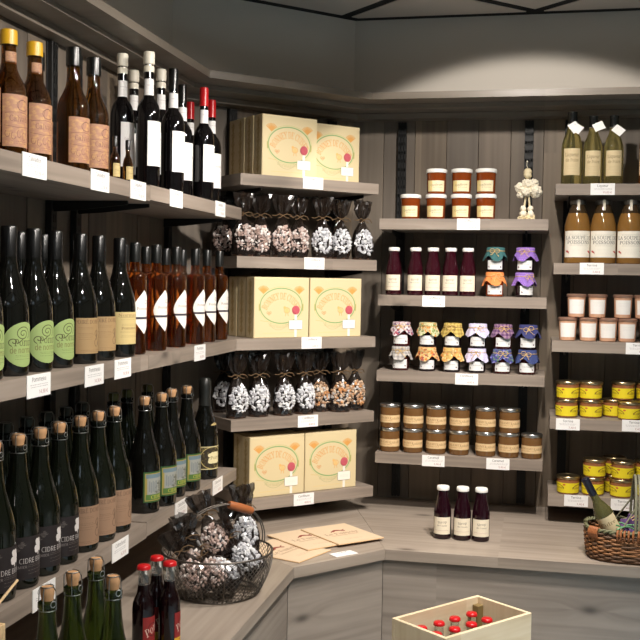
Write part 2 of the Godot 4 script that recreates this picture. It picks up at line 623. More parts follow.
func build_room() -> void:
	var paint := mat("taupe_paint", rgb(206, 199, 188), 0.85)
	var floor_tex := wood(91, rgb(172, 178, 176), rgb(152, 158, 156), rgb(186, 192, 190), 256, 256)
	var f := structure("floor")
	part("floor_slab", prism_mesh([Vector2(-1.3, 2.2), Vector2(-1.3, -3.8), Vector2(2.7, -3.8), Vector2(2.7, 2.2)], -0.1, 0.0), wood_mat("floor_wood", floor_tex, Vector2(0.7, 2.0), 0.5), f)
	for a in [["wall_right", Vector3(2.65, 1.25, -0.8), Vector3(0.1, 2.5, 6.2)], ["wall_front", Vector3(0.7, 1.25, 2.15), Vector3(4.0, 2.5, 0.1)]]:
		var w := structure(a[0])
		part("plaster", box_mesh(a[2], 0.0), paint, w, a[1])
	# plank panelling below, plaster above the cornice
	var ptex := []
	for k in 3:
		ptex.append(wood(40 + k, rgb(118, 107, 94), rgb(98, 88, 77), rgb(131, 119, 105), 384, 96, 0.8))
	var planks := []
	for k in 6:
		planks.append(wood_mat("wall_plank_%d" % k, ptex[k % 3], Vector2(0.55, 3.0), 0.6, [Color(1, 1, 1), Color(0.93, 0.93, 0.94), Color(1.05, 1.03, 1.0), Color(0.97, 0.96, 0.95), Color(0.9, 0.9, 0.91), Color(1.02, 1.0, 0.99)][k], Vector2(0.17 * k, 0.31 * k)))
	var back := mat("wall_core", rgb(44, 40, 36), 0.9)
	var corner_l := Vector2(WALL_X, -(4.333 + WALL_X))
	var corner_b := Vector2(-(4.333 + WALL_Z), WALL_Z)
	var plank_w := 0.112
	var meshes := []
	for k in 3:
		meshes.append(box_mesh(Vector3(plank_w - 0.0014, 2.11, 0.016), 0.0008, Vector2(0.3 * k, 0.21 * k)))
	for a in [["wall_left", Vector2(WALL_X, -1.2), corner_l, Vector2(WALL_X, 2.1)], ["wall_corner", corner_l, corner_b, corner_l], ["wall_back", corner_b, Vector2(1.35, WALL_Z), corner_b]]:
		var w := structure(a[0])
		var p: Vector2 = a[1]
		var q: Vector2 = a[2]
		var d := (q - p).normalized()
		var n := Vector2(-d.y, d.x)           # into the room
		var start: Vector2 = a[3]
		var end: Vector2 = q if a[0] != "wall_back" else Vector2(2.6, WALL_Z)
		var o := -n
		part("plaster", prism_mesh([start, end, end + o * 0.1, start + o * 0.1], 2.1, 2.5, d), paint, w)
		part("wall_core", prism_mesh([start + o * 0.018, end + o * 0.018, end + o * 0.1, start + o * 0.1], 0.0, 2.1, d), back, w)
		var count := int(ceil((q - p).length() / plank_w))
		var yaw := atan2(n.x, n.y)
		for k in count:
			var c := p + d * (plank_w * (k + 0.5)) + o * (0.008 + 0.0012 * float((k * 7) % 3))
			if a[0] == "wall_corner":
				c = p + d * ((q - p).length() * (k + 0.5) / count) + o * (0.008 + 0.0012 * float((k * 7) % 3))
			part("plank", meshes[(k * 5 + 1) % 3], planks[(k * 4 + (k / 3)) % 6], w, Vector3(c.x, 1.055, c.y), Vector3(0, yaw, 0))
	# ceiling of square panels laid askew, with dark joints between them
	var ceil := structure("ceiling")
	var room := PackedVector2Array([Vector2(WALL_X + 0.045, 2.1), Vector2(WALL_X + 0.045, corner_l.y + 0.019), Vector2(corner_b.x + 0.019, WALL_Z + 0.045), Vector2(2.6, WALL_Z + 0.045), Vector2(2.6, 2.1)])
	part("ceiling_core", prism_mesh([Vector2(-1.3, 2.2), Vector2(-1.3, -3.8), Vector2(2.7, -3.8), Vector2(2.7, 2.2)], 2.4326, 2.55), mat("joint_black", rgb(12, 11, 10), 0.9), ceil)
	var cpaint := mat("ceiling_paint", rgb(202, 192, 181), 0.8)
	var step := 0.34
	for i in range(-7, 9):
		for j in range(-1, 19):
			if (i + j) % 2 != 0:
				continue
			var c := Vector2(-0.381 + i * step, -3.612 + j * step)
			var g := step - 0.03
			var cell := PackedVector2Array([c + Vector2(g, 0), c + Vector2(0, g), c + Vector2(-g, 0), c + Vector2(0, -g)])
			for poly in Geometry2D.intersect_polygons(cell, room):
				if poly.size() > 2 and absf(area_of(poly)) > 0.004:
					part("ceiling_tile", prism_mesh(Array(poly), 2.43, 2.4324), cpaint, ceil)
	# stepped cornice: each board stands back from the one above it
	var trim := structure("trim_1")
	var ctex := wood(61, rgb(126, 116, 104), rgb(106, 97, 87), rgb(140, 130, 118), 384, 64, 0.6)
	var cwood := wood_mat("cornice_wood", ctex, Vector2(0.6, 3.0), 0.42)
	var wall_path := front_path(0.259, 0.0, 2.1, 2.6)
	for b in [[0.0, 2.106, 2.128], [0.1, 2.091, 2.1055], [0.2, 2.072, 2.0905]]:
		var fr := front_path(b[0], 0.073 * (1.0 - b[0] / 0.26), 2.1, 2.6)
		var poly := fr.duplicate()
		var wp := wall_path.duplicate()
		wp.reverse()
		poly.append_array(wp)
		part("cornice_board", prism_mesh(poly, b[1], b[2]), cwood, trim)

func area_of(p: PackedVector2Array) -> float:
	var s := 0.0
	for k in p.size():
		s += p[k].cross(p[(k + 1) % p.size()])
	return s / 2.0

func d_at(s: float, e: float, y: float) -> Vector3:
	return DP + DU * s + DN * e + Vector3(0, y, 0)

func d2(s: float, e: float) -> Vector2:
	var p := d_at(s, e, 0)
	return Vector2(p.x, p.z)

func upright(called: String, label: String, at: Vector3, turn: float, y0: float, y1: float) -> void:
	# a slotted steel channel against the wall; its front faces +z before it is turned
	var t := thing(called, label, "shelf upright", at, turn, "slotted steel uprights")
	var black := mat("steel_black", rgb(14, 14, 14), 0.55)
	var h := y1 - y0
	part("channel_back", box_mesh(Vector3(0.03, h, 0.003), 0.0008), black, t, Vector3(0, y0 + h / 2, 0.002))
	for s in [-1, 1]:
		part("channel_side", box_mesh(Vector3(0.003, h, 0.013), 0.0008), black, t, Vector3(0.0135 * s, y0 + h / 2, 0.01))
	var st := begin()
	for s in [-1, 0, 1]:
		add_box(st, Vector3(0.0095 * s, y0 + h / 2, 0.0155), Vector3(0.006, h, 0.002))
	var n := int(h / 0.03)
	for k in n:
		add_box(st, Vector3(0, y0 + (k + 0.5) * h / n, 0.0155), Vector3(0.025, 0.011, 0.002))
	var o := part("slotted_face", st.commit(), black, t)
	o.set_meta("kind", "stuff")

func bracket_mesh(reach: float) -> ArrayMesh:
	# a flat steel arm that is deep at the wall and shallow at its tip
	var st := begin()
	var prof := [Vector2(0, 0), Vector2(reach, 0), Vector2(reach, -0.009), Vector2(reach * 0.35, -0.022), Vector2(0, -0.026)]
	var w := 0.0025
	for k in range(1, prof.size() - 1):
		for s in [-1.0, 1.0]:
			var n := Vector3(s, 0, 0)
			tri(st, [Vector3(s * w, prof[0].y, prof[0].x), n, Vector2.ZERO], [Vector3(s * w, prof[k].y, prof[k].x), n, Vector2.ZERO], [Vector3(s * w, prof[k + 1].y, prof[k + 1].x), n, Vector2.ZERO])
	for k in prof.size():
		var a: Vector2 = prof[k]
		var b: Vector2 = prof[(k + 1) % prof.size()]
		var d := (b - a).normalized()
		var n := Vector3(0, -d.x, d.y)
		if n.dot(Vector3(0, (a.y + b.y) / 2 + 0.02, (a.x + b.x) / 2 - reach * 0.45)) < 0:
			n = -n
		flat_quad(st, Vector3(-w, a.y, a.x), Vector3(w, a.y, a.x), Vector3(w, b.y, b.x), Vector3(-w, b.y, b.x), n)
	return st.commit()

func shelf(label: String, poly: Array, y: float, along: Vector2, m: Material, brackets: Array) -> void:
	var c := Vector2.ZERO
	for p in poly:
		c += p / poly.size()
	var t := thing("shelf", label, "shelf", Vector3(c.x, y, c.y), 0.0, "wooden wall shelves")
	var local := []
	for p in poly:
		local.append(p - c)
	part("board", prism_mesh(local, -0.0355, 0.0, along), m, t)
	var arm := bracket_mesh(0.19)
	for b in brackets:
		part("bracket", arm, mats["steel_black"], t, Vector3(b[0], -0.0358, b[1]) - Vector3(c.x, 0, c.y), Vector3(0, b[2], 0))

func build_shelves() -> void:
	mat("steel_black", rgb(14, 14, 14), 0.55)
	for a in [[-1.36, "black slotted upright nearest the camera on the long bottle wall"], [-2.308, "black slotted upright behind the yellow capped bottles"], [-2.445, "black slotted upright behind the dark capped amber bottles"], [-3.11, "black slotted upright at the corner end of the bottle wall"]]:
		upright("shelf_upright", a[1], Vector3(WALL_X + 0.0015, 0, a[0]), PI / 2, 0.73, 2.065)
	for a in [[0.108, "black slotted upright behind the stacked boxes beside the bottle wall"], [0.507, "black slotted upright behind the corner shelves beside the jam shelves"]]:
		upright("shelf_upright", a[1], d_at(a[0], 0.2585, 0), PI / 4, 0.73, 2.065)
	for a in [[-0.493, "black slotted upright beside the single lowest jam jar"], [-0.051, "black slotted upright behind the cream figurine"], [0.085, "black slotted upright beside the pale jars and the yellow jars"], [0.56, "black slotted upright out of view past the wicker basket"]]:
		upright("shelf_upright", a[1], Vector3(a[0], 0, WALL_Z + 0.0015), 0.0, 0.73, 2.065)
	var tex := []
	for k in 4:
		tex.append(wood(20 + k, rgb(141, 128, 116), rgb(116, 105, 95), rgb(157, 144, 132), 512, 128, 0.8, 3 if k % 2 else 1))
	var wm := []
	for k in 8:
		wm.append(wood_mat("shelf_wood_%d" % k, tex[k % 4], Vector2(0.9, 3.2), 0.5, Color.WHITE, Vector2(0.23 * k, 0.37 * k)))
	var wx := WALL_X + 0.018
	var bays := [[1.2, -2.318], [-2.3195, -3.085]]
	var bay_names := ["long near board", "corner end board"]
	for r in [[1.7186, "top shelf of dark liquor bottles"], [0.9065, "lowest shelf of corked bottles"]]:
		for k in 2:
			var z0: float = bays[k][0]
			var z1: float = bays[k][1] + (0.018 if r[1].begins_with("lowest") and k == 1 else 0.0)
			var br := [[wx, -1.36, PI / 2], [wx, -2.308, PI / 2]] if k == 0 else [[wx, -2.445, PI / 2], [wx, -3.05, PI / 2]]
			var y: float = r[0] + (0.003 if k == 1 else 0.0)
			shelf("grey-brown wooden %s of the %s" % [bay_names[k], r[1]], [Vector2(LX, z0), Vector2(LX, z1), Vector2(WALL_X + 0.002, z1), Vector2(WALL_X + 0.002, z0)], y, Vector2(0, 1), wm[(k + int(r[0] * 10)) % 8], br)
	# the middle shelf turns the corner in one mitred run
	shelf("grey-brown wooden near board of the middle shelf under the green label bottles", [Vector2(LX, 1.2), Vector2(LX, -2.318), Vector2(WALL_X + 0.002, -2.318), Vector2(WALL_X + 0.002, 1.2)], 1.3144, Vector2(0, 1), wm[2], [[wx, -1.36, PI / 2], [wx, -2.308, PI / 2]])
	var mitre := Vector2(WALL_X + 0.002, -3.152)
	shelf("grey-brown wooden middle shelf board under the clear amber bottles", [Vector2(LX, -2.3195), Vector2(LX, -3.0478), mitre, Vector2(WALL_X + 0.002, -2.3195)], 1.3144, Vector2(0, 1), wm[5], [[wx, -2.445, PI / 2], [wx, -3.05, PI / 2]])
	var along := Vector2(S2, -S2)
	shelf("grey-brown wooden corner shelf under the middle pair of cream boxes", [Vector2(LX + 0.0005, -3.0485), d2(0.531, 0), d2(0.531, 0.258), d2(-0.09, 0.258), mitre + Vector2(0.0005, -0.0005)], 1.3144, along, wm[3], [])
	var n := 0
	for a in [[1.8275, 0.007, 0.533, "grey-brown wooden corner shelf under the topmost cream boxes"], [1.5717, -0.002, 0.531, "grey-brown wooden corner shelf under the upper row of sweet bags"], [1.0617, -0.015, 0.531, "grey-brown wooden corner shelf under the lower row of sweet bags"], [0.8062, 0.063, 0.533, "grey-brown wooden corner shelf under the lowest cream boxes"]]:
		var q0 := d_at(0.108, 0.242, 0)
		var q1 := d_at(0.507, 0.242, 0)
		shelf(a[3], [d2(a[1], 0), d2(a[2], 0), d2(a[2], 0.258), d2(a[1], 0.258)], a[0], along, wm[(n * 3 + 1) % 8], [[q0.x, q0.z, PI / 4], [q1.x, q1.z, PI / 4]])
		n += 1
	var wz := WALL_Z + 0.018
	for a in [[1.7102, "grey-brown wooden shelf under the amber jam jars and figurine"], [1.456, "grey-brown wooden shelf under the dark red juice bottles"], [1.202, "grey-brown wooden shelf under the twelve cloth topped jars"], [0.926, "grey-brown wooden shelf under the brown silver-lidded jars"]]:
		shelf(a[1], [Vector2(-0.531, BZ), Vector2(0.02, BZ), Vector2(0.02, WALL_Z + 0.002), Vector2(-0.531, WALL_Z + 0.002)], a[0], Vector2(1, 0), wm[n % 8], [[-0.493, wz, 0.0], [-0.051, wz, 0.0]])
		n += 1
	for a in [[1.8235, "grey-brown wooden shelf under the tagged pale yellow bottles"], [1.569, "grey-brown wooden shelf under the soup bottles"], [1.318, "grey-brown wooden shelf under the pale jars with white labels"], [1.067, "grey-brown wooden shelf under the upper yellow jars"], [0.815, "grey-brown wooden shelf under the lower yellow jars behind the basket"]]:
		shelf(a[1], [Vector2(0.04, BZ), Vector2(0.95, BZ), Vector2(0.95, WALL_Z + 0.002), Vector2(0.04, WALL_Z + 0.002)], a[0], Vector2(1, 0), wm[n % 8], [[0.085, wz, 0.0], [0.56, wz, 0.0]])
		n += 1

func build_counter() -> void:
	var top_tex := wood(33, rgb(154, 141, 128), rgb(132, 120, 108), rgb(168, 155, 142), 512, 160, 0.9, 2)
	var front_tex := wood(34, rgb(146, 136, 126), rgb(122, 112, 103), rgb(162, 151, 140), 512, 192, 0.9, 4)
	var worktop := thing("worktop", "grey-brown wooden worktop that turns the corner below the shelves", "worktop", Vector3(-0.6, COUNTER, -2.9))
	var line := [Vector2(-0.637, 1.2), Vector2(-0.637, -2.683), Vector2(-0.424, -2.938), Vector2(1.6, -2.945)]
	var rear := [Vector2(1.6, WALL_Z + 0.002), Vector2(-0.672, WALL_Z + 0.002), Vector2(WALL_X + 0.002, -3.155), Vector2(WALL_X + 0.002, 1.2)]
	var o := Vector2(-0.6, -2.9)
	# three boards that meet in mitres at the two turns
	var boards := [
		[[line[0], line[1], rear[2], rear[3]], Vector2(0, 1)],
		[[line[1] + Vector2(0.0004, -0.0004), line[2] + Vector2(-0.0004, 0), rear[1] + Vector2(-0.0006, 0), rear[2] + Vector2(0.0006, -0.0006)], Vector2(0.64, -0.77)],
		[[line[2] + Vector2(0.0004, 0), line[3], rear[0], rear[1] + Vector2(0.0006, 0)], Vector2(1, 0)]]
	for k in 3:
		var poly := []
		for p in boards[k][0]:
			poly.append(p - o)
		part("worktop_board", prism_mesh(poly, -0.03, 0.0, boards[k][1]), wood_mat("counter_wood_%d" % k, top_tex, Vector2(0.8, 2.2), 0.42, Color.WHITE, Vector2(0.3 * k, 0.41 * k)), worktop)
	# front panels, a little behind the edge of the worktop
	var base := thing("counter_cabinet", "grey wood-grained cabinet front under the corner worktop", "counter", Vector3(-0.6, 0, -2.9))
	var inner := [Vector2(-0.655, 1.2), Vector2(-0.655, -2.69), Vector2(-0.432, -2.957), Vector2(1.6, -2.964)]
	for k in 3:
		var a: Vector2 = inner[k] - o
		var b: Vector2 = inner[k + 1] - o
		var d := (b - a).normalized()
		var nn := Vector2(d.y, -d.x)
		if k == 1:
			a += d * 0.002
			b -= d * 0.002
		var inward := nn if nn.dot(Vector2(-1, -1)) > 0.0 else -nn
		part("front_panel", prism_mesh([a, b, b + inward * 0.02, a + inward * 0.02], 0.0, 0.6898, d), wood_mat("front_wood_%d" % k, front_tex, Vector2(0.8, 1.7), 0.5, Color.WHITE, Vector2(0.37 * k, 0.2 * k)), base)

# ---------------------------------------------------------------- bottles on the left wall
func row_label(kind: String, i: int, where: String) -> String:
	return "%s, %s %s" % [kind, nth(i), where.replace("counting from", "from")]

func pear(im: Image, at: Vector2, s: float, col: Color) -> void:
	ring(im, at, Vector2(14, 18) * s, 2.0, col)
	ring(im, at + Vector2(0, -16) * s, Vector2(7, 9) * s, 1.6, col, PI, TAU)
	for k in 5:
		ring(im, at + Vector2(3 + k * 1.6, 3) * s, Vector2(8, 12) * s, 0.8, col, -0.7, 1.0)
	stroke(im, [at + Vector2(0, -24) * s, at + Vector2(3, -42) * s], 2.2, col)
	for d in [-1.0, 1.0]:
		var leaf := []
		for k in 13:
			var t := k / 12.0
			leaf.append(at + Vector2(d * (2 + 16 * sin(t * PI)) * 0.7, -28 - 34 * t) * s)
		stroke(im, leaf, 1.8, col)
		stroke(im, [at + Vector2(0, -27) * s, at + Vector2(d * 3, -60) * s], 1.4, col)

func cage(r: float, y0: float, y1: float) -> ArrayMesh:
	# the wire that holds a cork
	var st := begin()
	add_tube(st, circle(r * 1.14, y0, 14), 0.0008, 4)
	add_tube(st, circle(r * 0.8, y1 + 0.0008, 12), 0.0008, 4)
	for k in 4:
		var t := TAU * k / 4 + 0.5
		var d := Vector3(sin(t), 0, cos(t))
		add_tube(st, [d * r * 0.8 + Vector3(0, y1 + 0.001, 0), d * r * 1.1 + Vector3(0, y1 - 0.006, 0), d * r * 1.12 + Vector3(0, (y0 + y1) / 2, 0), d * r * 1.14 + Vector3(0, y0, 0)], 0.0009, 4)
	var ey := lerpf(y0, y1, 0.3)
	var loop := []
	for k in 9:
		loop.append(Vector3(cos(TAU * k / 8) * 0.005, ey + sin(TAU * k / 8) * 0.005, r * 1.2))
	add_tube(st, loop, 0.0009, 4)
	return st.commit()

func corked_bottle(called: String, g: Material, cork_m: Material, wire_m: Material, label: Material, y0: float, y1: float, half: float, H := 0.29, r := 0.0405) -> Node3D:
	var p := proto(called, "bottle")
	var k := H / 0.29
	part("glass_body", lathe([Vector2(0, 0.006), Vector2(r * 0.8, 0.0), Vector2(r * 0.96, 0.002), Vector2(r, 0.009), Vector2(r, 0.118 * k), Vector2(r * 0.97, 0.135 * k), Vector2(r * 0.86, 0.155 * k), Vector2(r * 0.7, 0.176 * k), Vector2(r * 0.53, 0.2 * k), Vector2(r * 0.43, 0.222 * k), Vector2(r * 0.38, 0.245 * k), Vector2(r * 0.36, 0.258 * k), Vector2(r * 0.42, 0.26 * k), Vector2(r * 0.42, 0.267 * k), Vector2(r * 0.3, 0.27 * k), Vector2(0, 0.27 * k)], 32), g, p)
	var stopper := part("cork", lathe([Vector2(r * 0.26, 0.268 * k), Vector2(r * 0.27, 0.274 * k), Vector2(r * 0.31, 0.28 * k), Vector2(r * 0.32, 0.287 * k), Vector2(r * 0.27, H), Vector2(0, H + 0.0005)], 16), cork_m, p)
	part("wire_cage", cage(r * 0.36, 0.256 * k, H), wire_m, stopper)
	if label:
		part("label", wrap_label(r + 0.0006, r + 0.0006, y0, y1, half), label, p)
	return p

func capped(called: String, category: String, prof: Array, g: Material, cap_prof: Array, cap_m: Material) -> Node3D:
	var p := proto(called, category)
	part("glass_body", lathe(prof, 32), g, p)
	part("cap", lathe(cap_prof, 24), cap_m, p)
	return p

func build_left_bottles() -> void:
	var dark := mat("glass_dark", rgb(13, 13, 10), 0.04)
	var dark_green := mat("glass_dark_green", rgb(13, 16, 9), 0.05)
	var green := glass("glass_green", rgb(66, 84, 30), 0.9)
	var black_wine := mat("glass_black", rgb(10, 8, 9), 0.04)
	var brown := glass("glass_brown", rgb(124, 80, 26), 0.98)
	var amber := glass("glass_amber", rgb(150, 80, 26), 0.97)
	var cork := mat("cork", rgb(186, 142, 100), 0.8)
	var cork_dark := mat("cork_cap_green", rgb(52, 56, 44), 0.5)
	var wire := mat("wire_steel", rgb(170, 170, 168), 0.3, 1.0)
	var A := Vector3(0, 0, 0)

	# --- prints
	var im := blank(160, 200, rgb(186, 138, 112))
	var nz := FastNoiseLite.new()
	nz.seed = 5
	nz.frequency = 0.03
	for y in 200:
		for x in 160:
			var q := nz.get_noise_2d(x, y * 1.6)
			im.set_pixel(x, y, rgb(162, 118, 92).lerp(rgb(190, 148, 96), clampf(q * 1.4 + 0.15, 0, 1)))
	var ink := rgb(112, 72, 62)
	ring(im, Vector2(88, 40), Vector2(30, 20), 2.0, ink)
	ring(im, Vector2(84, 44), Vector2(20, 26), 1.6, ink, 2.5, 5.6)
	write(im, "Calvados", 30, Vector2(84, 92), ink, serif, 0.0, 0.9)
	stroke(im, [Vector2(10, 72), Vector2(70, 66), Vector2(150, 76)], 1.4, ink)
	stroke(im, [Vector2(8, 120), Vector2(60, 126), Vector2(150, 118)], 1.4, ink)
	for k in 6:
		ring(im, Vector2(20 + k * 24, 150 + 8 * (k % 2)), Vector2(9, 14), 1.4, ink, 0.3 * k, 4.0 + 0.3 * k)
	small_lines(im, 30, 140, [178, 186], ink, 3)
	var calva := printed("print_calvados", im)
	im = blank(128, 160, rgb(240, 237, 234))
	write(im, "Crème de Cassis", 13, Vector2(64, 60), rgb(150, 140, 140), serif, 0.0, 0.9)
	small_lines(im, 24, 104, [84, 92, 124, 132], rgb(176, 170, 170), 8, 1)
	var white_label := printed("print_white", im)
	im = blank(256, 256, rgb(150, 170, 104))
	var olive := rgb(70, 66, 32)
	var sp := []
	for k in 70:
		var t := k / 69.0 * TAU * 2.1
		var rr := 5.0 + t * 3.4
		sp.append(Vector2(120, 66) + Vector2(cos(t) * rr, sin(t) * rr * 0.9))
	stroke(im, sp, 4.0, olive)
	sp = []
	for k in 40:
		var t := k / 39.0 * TAU * 1.2
		var rr := 4.0 + t * 3.6
		sp.append(Vector2(62, 112) + Vector2(-cos(t) * rr, sin(t) * rr * 0.8))
	stroke(im, sp, 4.0, olive)
	stroke(im, [Vector2(84, 122), Vector2(118, 98)], 4.0, olive)
	write(im, "Pomme", 56, Vector2(150, 116), olive, serif, 0.0, 0.85)
	write(im, "de normandie", 48, Vector2(150, 160), rgb(104, 88, 44), sans, 0.0, 0.72)
	small_lines(im, 70, 200, [188, 196, 210], olive, 4)
	var green_oval := printed("print_green_oval", im)
	im = blank(200, 200, rgb(164, 134, 92))
	write(im, "POIRÉ DOMFRONT", 30, Vector2(100, 22), rgb(90, 64, 40), serif, 0.0, 0.78)
	small_lines(im, 14, 96, [52, 60, 86, 94, 106, 118], rgb(104, 76, 48), 6)
	pear(im, Vector2(122, 140), 1.15, rgb(78, 60, 40))
	small_lines(im, 20, 160, [180, 188], rgb(104, 76, 48), 9)
	var tan_pear := printed("print_tan_pear", im)
	im = blank(200, 200, rgb(146, 116, 92))
	write(im, "POIRÉ DOMFRONT", 30, Vector2(100, 22), rgb(84, 60, 44), serif, 0.0, 0.78)
	small_lines(im, 14, 96, [52, 60, 86, 94, 106, 118], rgb(96, 70, 50), 6)
	pear(im, Vector2(122, 140), 1.15, rgb(80, 58, 42))
	small_lines(im, 20, 160, [180, 188], rgb(96, 70, 50), 9)
	var brown_pear := printed("print_brown_pear", im)
	im = blank(160, 200, rgb(196, 174, 118))
	write(im, "Normandie", 26, Vector2(84, 20), rgb(110, 84, 50), serif)
	small_lines(im, 24, 140, [46, 74, 82, 118, 126, 146, 154], rgb(120, 96, 60), 12)
	stroke(im, [Vector2(20, 34), Vector2(146, 34)], 1.0, rgb(120, 96, 60))
	write(im, "Pommeau", 22, Vector2(80, 100), rgb(96, 70, 44), serif)
	var cream := printed("print_cream", im)
	im = blank(160, 220, rgb(236, 230, 222))
	im.fill_rect(Rect2i(0, 134, 160, 12), rgb(58, 52, 62))
	write(im, "Pommeau", 20, Vector2(78, 92), rgb(90, 76, 70), serif)
	ring(im, Vector2(96, 60), Vector2(12, 9), 2.0, rgb(120, 100, 92))
	disc(im, Vector2(128, 104), 10, rgb(176, 96, 78))
	disc(im, Vector2(126, 118), 6, rgb(110, 70, 60))
	small_lines(im, 50, 110, [114, 122], rgb(150, 130, 120), 2)
	var lens := printed("print_lens", im)
	im = blank(220, 200, rgb(32, 24, 24))
	var pale := rgb(214, 208, 204)
	for k in 3:
		write(im, "CIDRE DE", 30, Vector2(20 + k * 4, 60), rgb(96, 88, 84), sans, 0.0, 0.8, -0.7)
	for k in 16:
		disc(im, Vector2(142 + 16 * cos(k * 2.4), 50 + 22 * sin(k * 1.7)), 12, pale)
	im.fill_rect(Rect2i(138, 68, 8, 26), pale)
	write(im, "CIDRE BRUT", 34, Vector2(112, 112), pale, sans, 0.0, 0.8)
	small_lines(im, 80, 210, [132, 140, 156, 172], rgb(180, 172, 166), 15)
	write(im, "FERMIER", 18, Vector2(40, 140), rgb(170, 160, 156), sans)
	disc(im, Vector2(18, 160), 5, rgb(170, 160, 156))
	var black_label := printed("print_black", im)
	im = blank(180, 200, rgb(48, 84, 40))
	im.fill_rect(Rect2i(8, 10, 164, 180), rgb(160, 144, 74))
	im.fill_rect(Rect2i(14, 16, 152, 26), rgb(108, 128, 138))
	im.fill_rect(Rect2i(22, 42, 136, 106), rgb(152, 154, 146))
	var rr2 := RandomNumberGenerator.new()
	rr2.seed = 77
	for k in 60:
		disc(im, Vector2(rr2.randf_range(80, 156), rr2.randf_range(60, 140)), rr2.randf_range(3, 8), rgb(92, 96, 84).lerp(rgb(150, 150, 138), rr2.randf()))
	for k in 5:
		im.fill_rect(Rect2i(32 + k * 12, 60 + 8 * (k % 2), 8, 70), rgb(128, 134, 134))
	im.fill_rect(Rect2i(14, 148, 152, 36), rgb(84, 116, 54))
	write(im, "CIDRE", 30, Vector2(90, 166), rgb(226, 206, 90), serif)
	var landscape := printed("print_landscape", im)
	im = blank(180, 180, rgb(52, 44, 28))
	for k in 70:
		disc(im, Vector2(rr2.randf_range(6, 174), rr2.randf_range(6, 174)), rr2.randf_range(3, 7), rgb(132, 118, 70).lerp(rgb(80, 70, 40), rr2.randf()))
	for k in 60:
		disc(im, Vector2(110 + 50 * cos(k * 0.9) * rr2.randf(), 90 + 30 * sin(k * 1.3)), 16, rgb(226, 214, 168))
	ring(im, Vector2(90, 90), Vector2(86, 86), 4.0, rgb(210, 190, 120))
	write(im, "Poiré", 34, Vector2(112, 90), rgb(130, 110, 70), serif)
	im.fill_rect(Rect2i(0, 0, 180, 7), rgb(214, 200, 150))
	im.fill_rect(Rect2i(0, 173, 180, 7), rgb(214, 200, 150))
	im.fill_rect(Rect2i(0, 0, 7, 180), rgb(214, 200, 150))
	var ornate := printed("print_ornate", im)
	im = blank(120, 160, rgb(140, 34, 32))
	im.fill_rect(Rect2i(0, 122, 120, 38), rgb(222, 172, 50))
	write(im, "Pom", 56, Vector2(64, 60), rgb(224, 206, 190), serif, 0.0, 0.9, -0.4)
	ring(im, Vector2(64, 62), Vector2(36, 30), 3.0, rgb(70, 20, 20))
	write(im, "25 cl", 26, Vector2(60, 140), rgb(120, 40, 30), sans)
	var red_label := printed("print_red_yellow", im)

	# --- top shelf: short flasks of brandy with waxed tops
	var flask := pts([0, 0.005, 0.028, 0, 0.033, 0.003, 0.034, 0.008, 0.034, 0.12, 0.033, 0.134, 0.029, 0.147, 0.022, 0.16, 0.0165, 0.172, 0.0145, 0.185, 0.0138, 0.205, 0.0138, 0.244, 0, 0.244])
	var cap_p := pts([0.0142, 0.2, 0.0164, 0.2, 0.0164, 0.236, 0.0157, 0.2462, 0.012, 0.2482, 0, 0.2482])
	var cap_y := []
	for v in cap_p:
		cap_y.append(Vector2(v.x, v.y if v.y > 0.22 else 0.219))
	var yellow := mat("wax_yellow", rgb(206, 158, 32), 0.35)
	var soft_black := mat("capsule_black", rgb(14, 15, 14), 0.25)
	var pf := capped("brandy_flask", "bottle", flask, brown, cap_y, yellow)
	part("label", wrap_label(0.0346, 0.0346, 0.024, 0.122, 1.1), calva, pf)
	part("neck_label", wrap_label(0.0145, 0.0142, 0.182, 0.205, 1.2), calva, pf)
	var spots := [[-1.70, "partly out of the frame"], [-1.8, "whole and nearest"], [-1.902, "next to the slotted upright"]]
	for k in 3:
		place(pf, Vector3(-1.0, 1.7186, spots[k][0]), 1.28, "amber brandy flask with yellow waxed top and tan label, %s" % spots[k][1], "yellow topped flasks on the top shelf")
	var flask2 := []
	for v in flask:
		flask2.append(Vector2(v.x, v.y * 1.08))
	var cap2 := []
	for v in cap_p:
		cap2.append(Vector2(v.x, v.y * 1.08 + 0.001 - (0.0 if v.y > 0.22 else -0.012)))
	var pd := capped("brandy_flask", "bottle", flask2, brown, cap2, soft_black)
	part("label", wrap_label(0.0346, 0.0346, 0.022, 0.118, 1.1), calva, pd)
	place(pd, Vector3(-0.985, 1.7186, -2.046), 1.28, "amber brandy flask with black top and tan label, beside the slotted upright", "black topped flasks on the top shelf")
	place(pd, Vector3(-0.985, 1.7186, -2.147), 1.28, "amber brandy flask with black top and tan label, beside the two miniatures", "black topped flasks on the top shelf")
	place(pd, Vector3(-1.085, 1.7186, -2.075), 1.28, "amber brandy flask with black top, behind the other two black topped flasks", "black topped flasks on the top shelf")
	# two miniatures at the edge
	var mini := pts([0, 0.002, 0.0105, 0, 0.0115, 0.003, 0.0115, 0.042, 0.009, 0.054, 0.0052, 0.062, 0.0048, 0.092, 0, 0.092])
	var pm := capped("miniature_bottle", "bottle", mini, brown, pts([0.005, 0.074, 0.006, 0.074, 0.006, 0.095, 0.005, 0.0975, 0, 0.0975]), soft_black)
	part("label", wrap_label(0.0118, 0.0118, 0.006, 0.036, 1.1), cream, pm)
	place(pm, Vector3(-0.94, 1.7186, -2.163), 1.2, "tiny amber miniature bottle with black cap, nearer the brandy flasks", "miniature bottles")
	place(pm, Vector3(-0.938, 1.7186, -2.232), 1.2, "tiny amber miniature bottle with black cap, in front of the white capped bottles", "miniature bottles")
	# tall slim liqueur bottles
	var tall := pts([0, 0.006, 0.026, 0, 0.0295, 0.003, 0.0305, 0.009, 0.0305, 0.172, 0.0298, 0.186, 0.0268, 0.2, 0.021, 0.211, 0.0155, 0.218, 0.0128, 0.226, 0.0118, 0.24, 0.0118, 0.3, 0, 0.3])
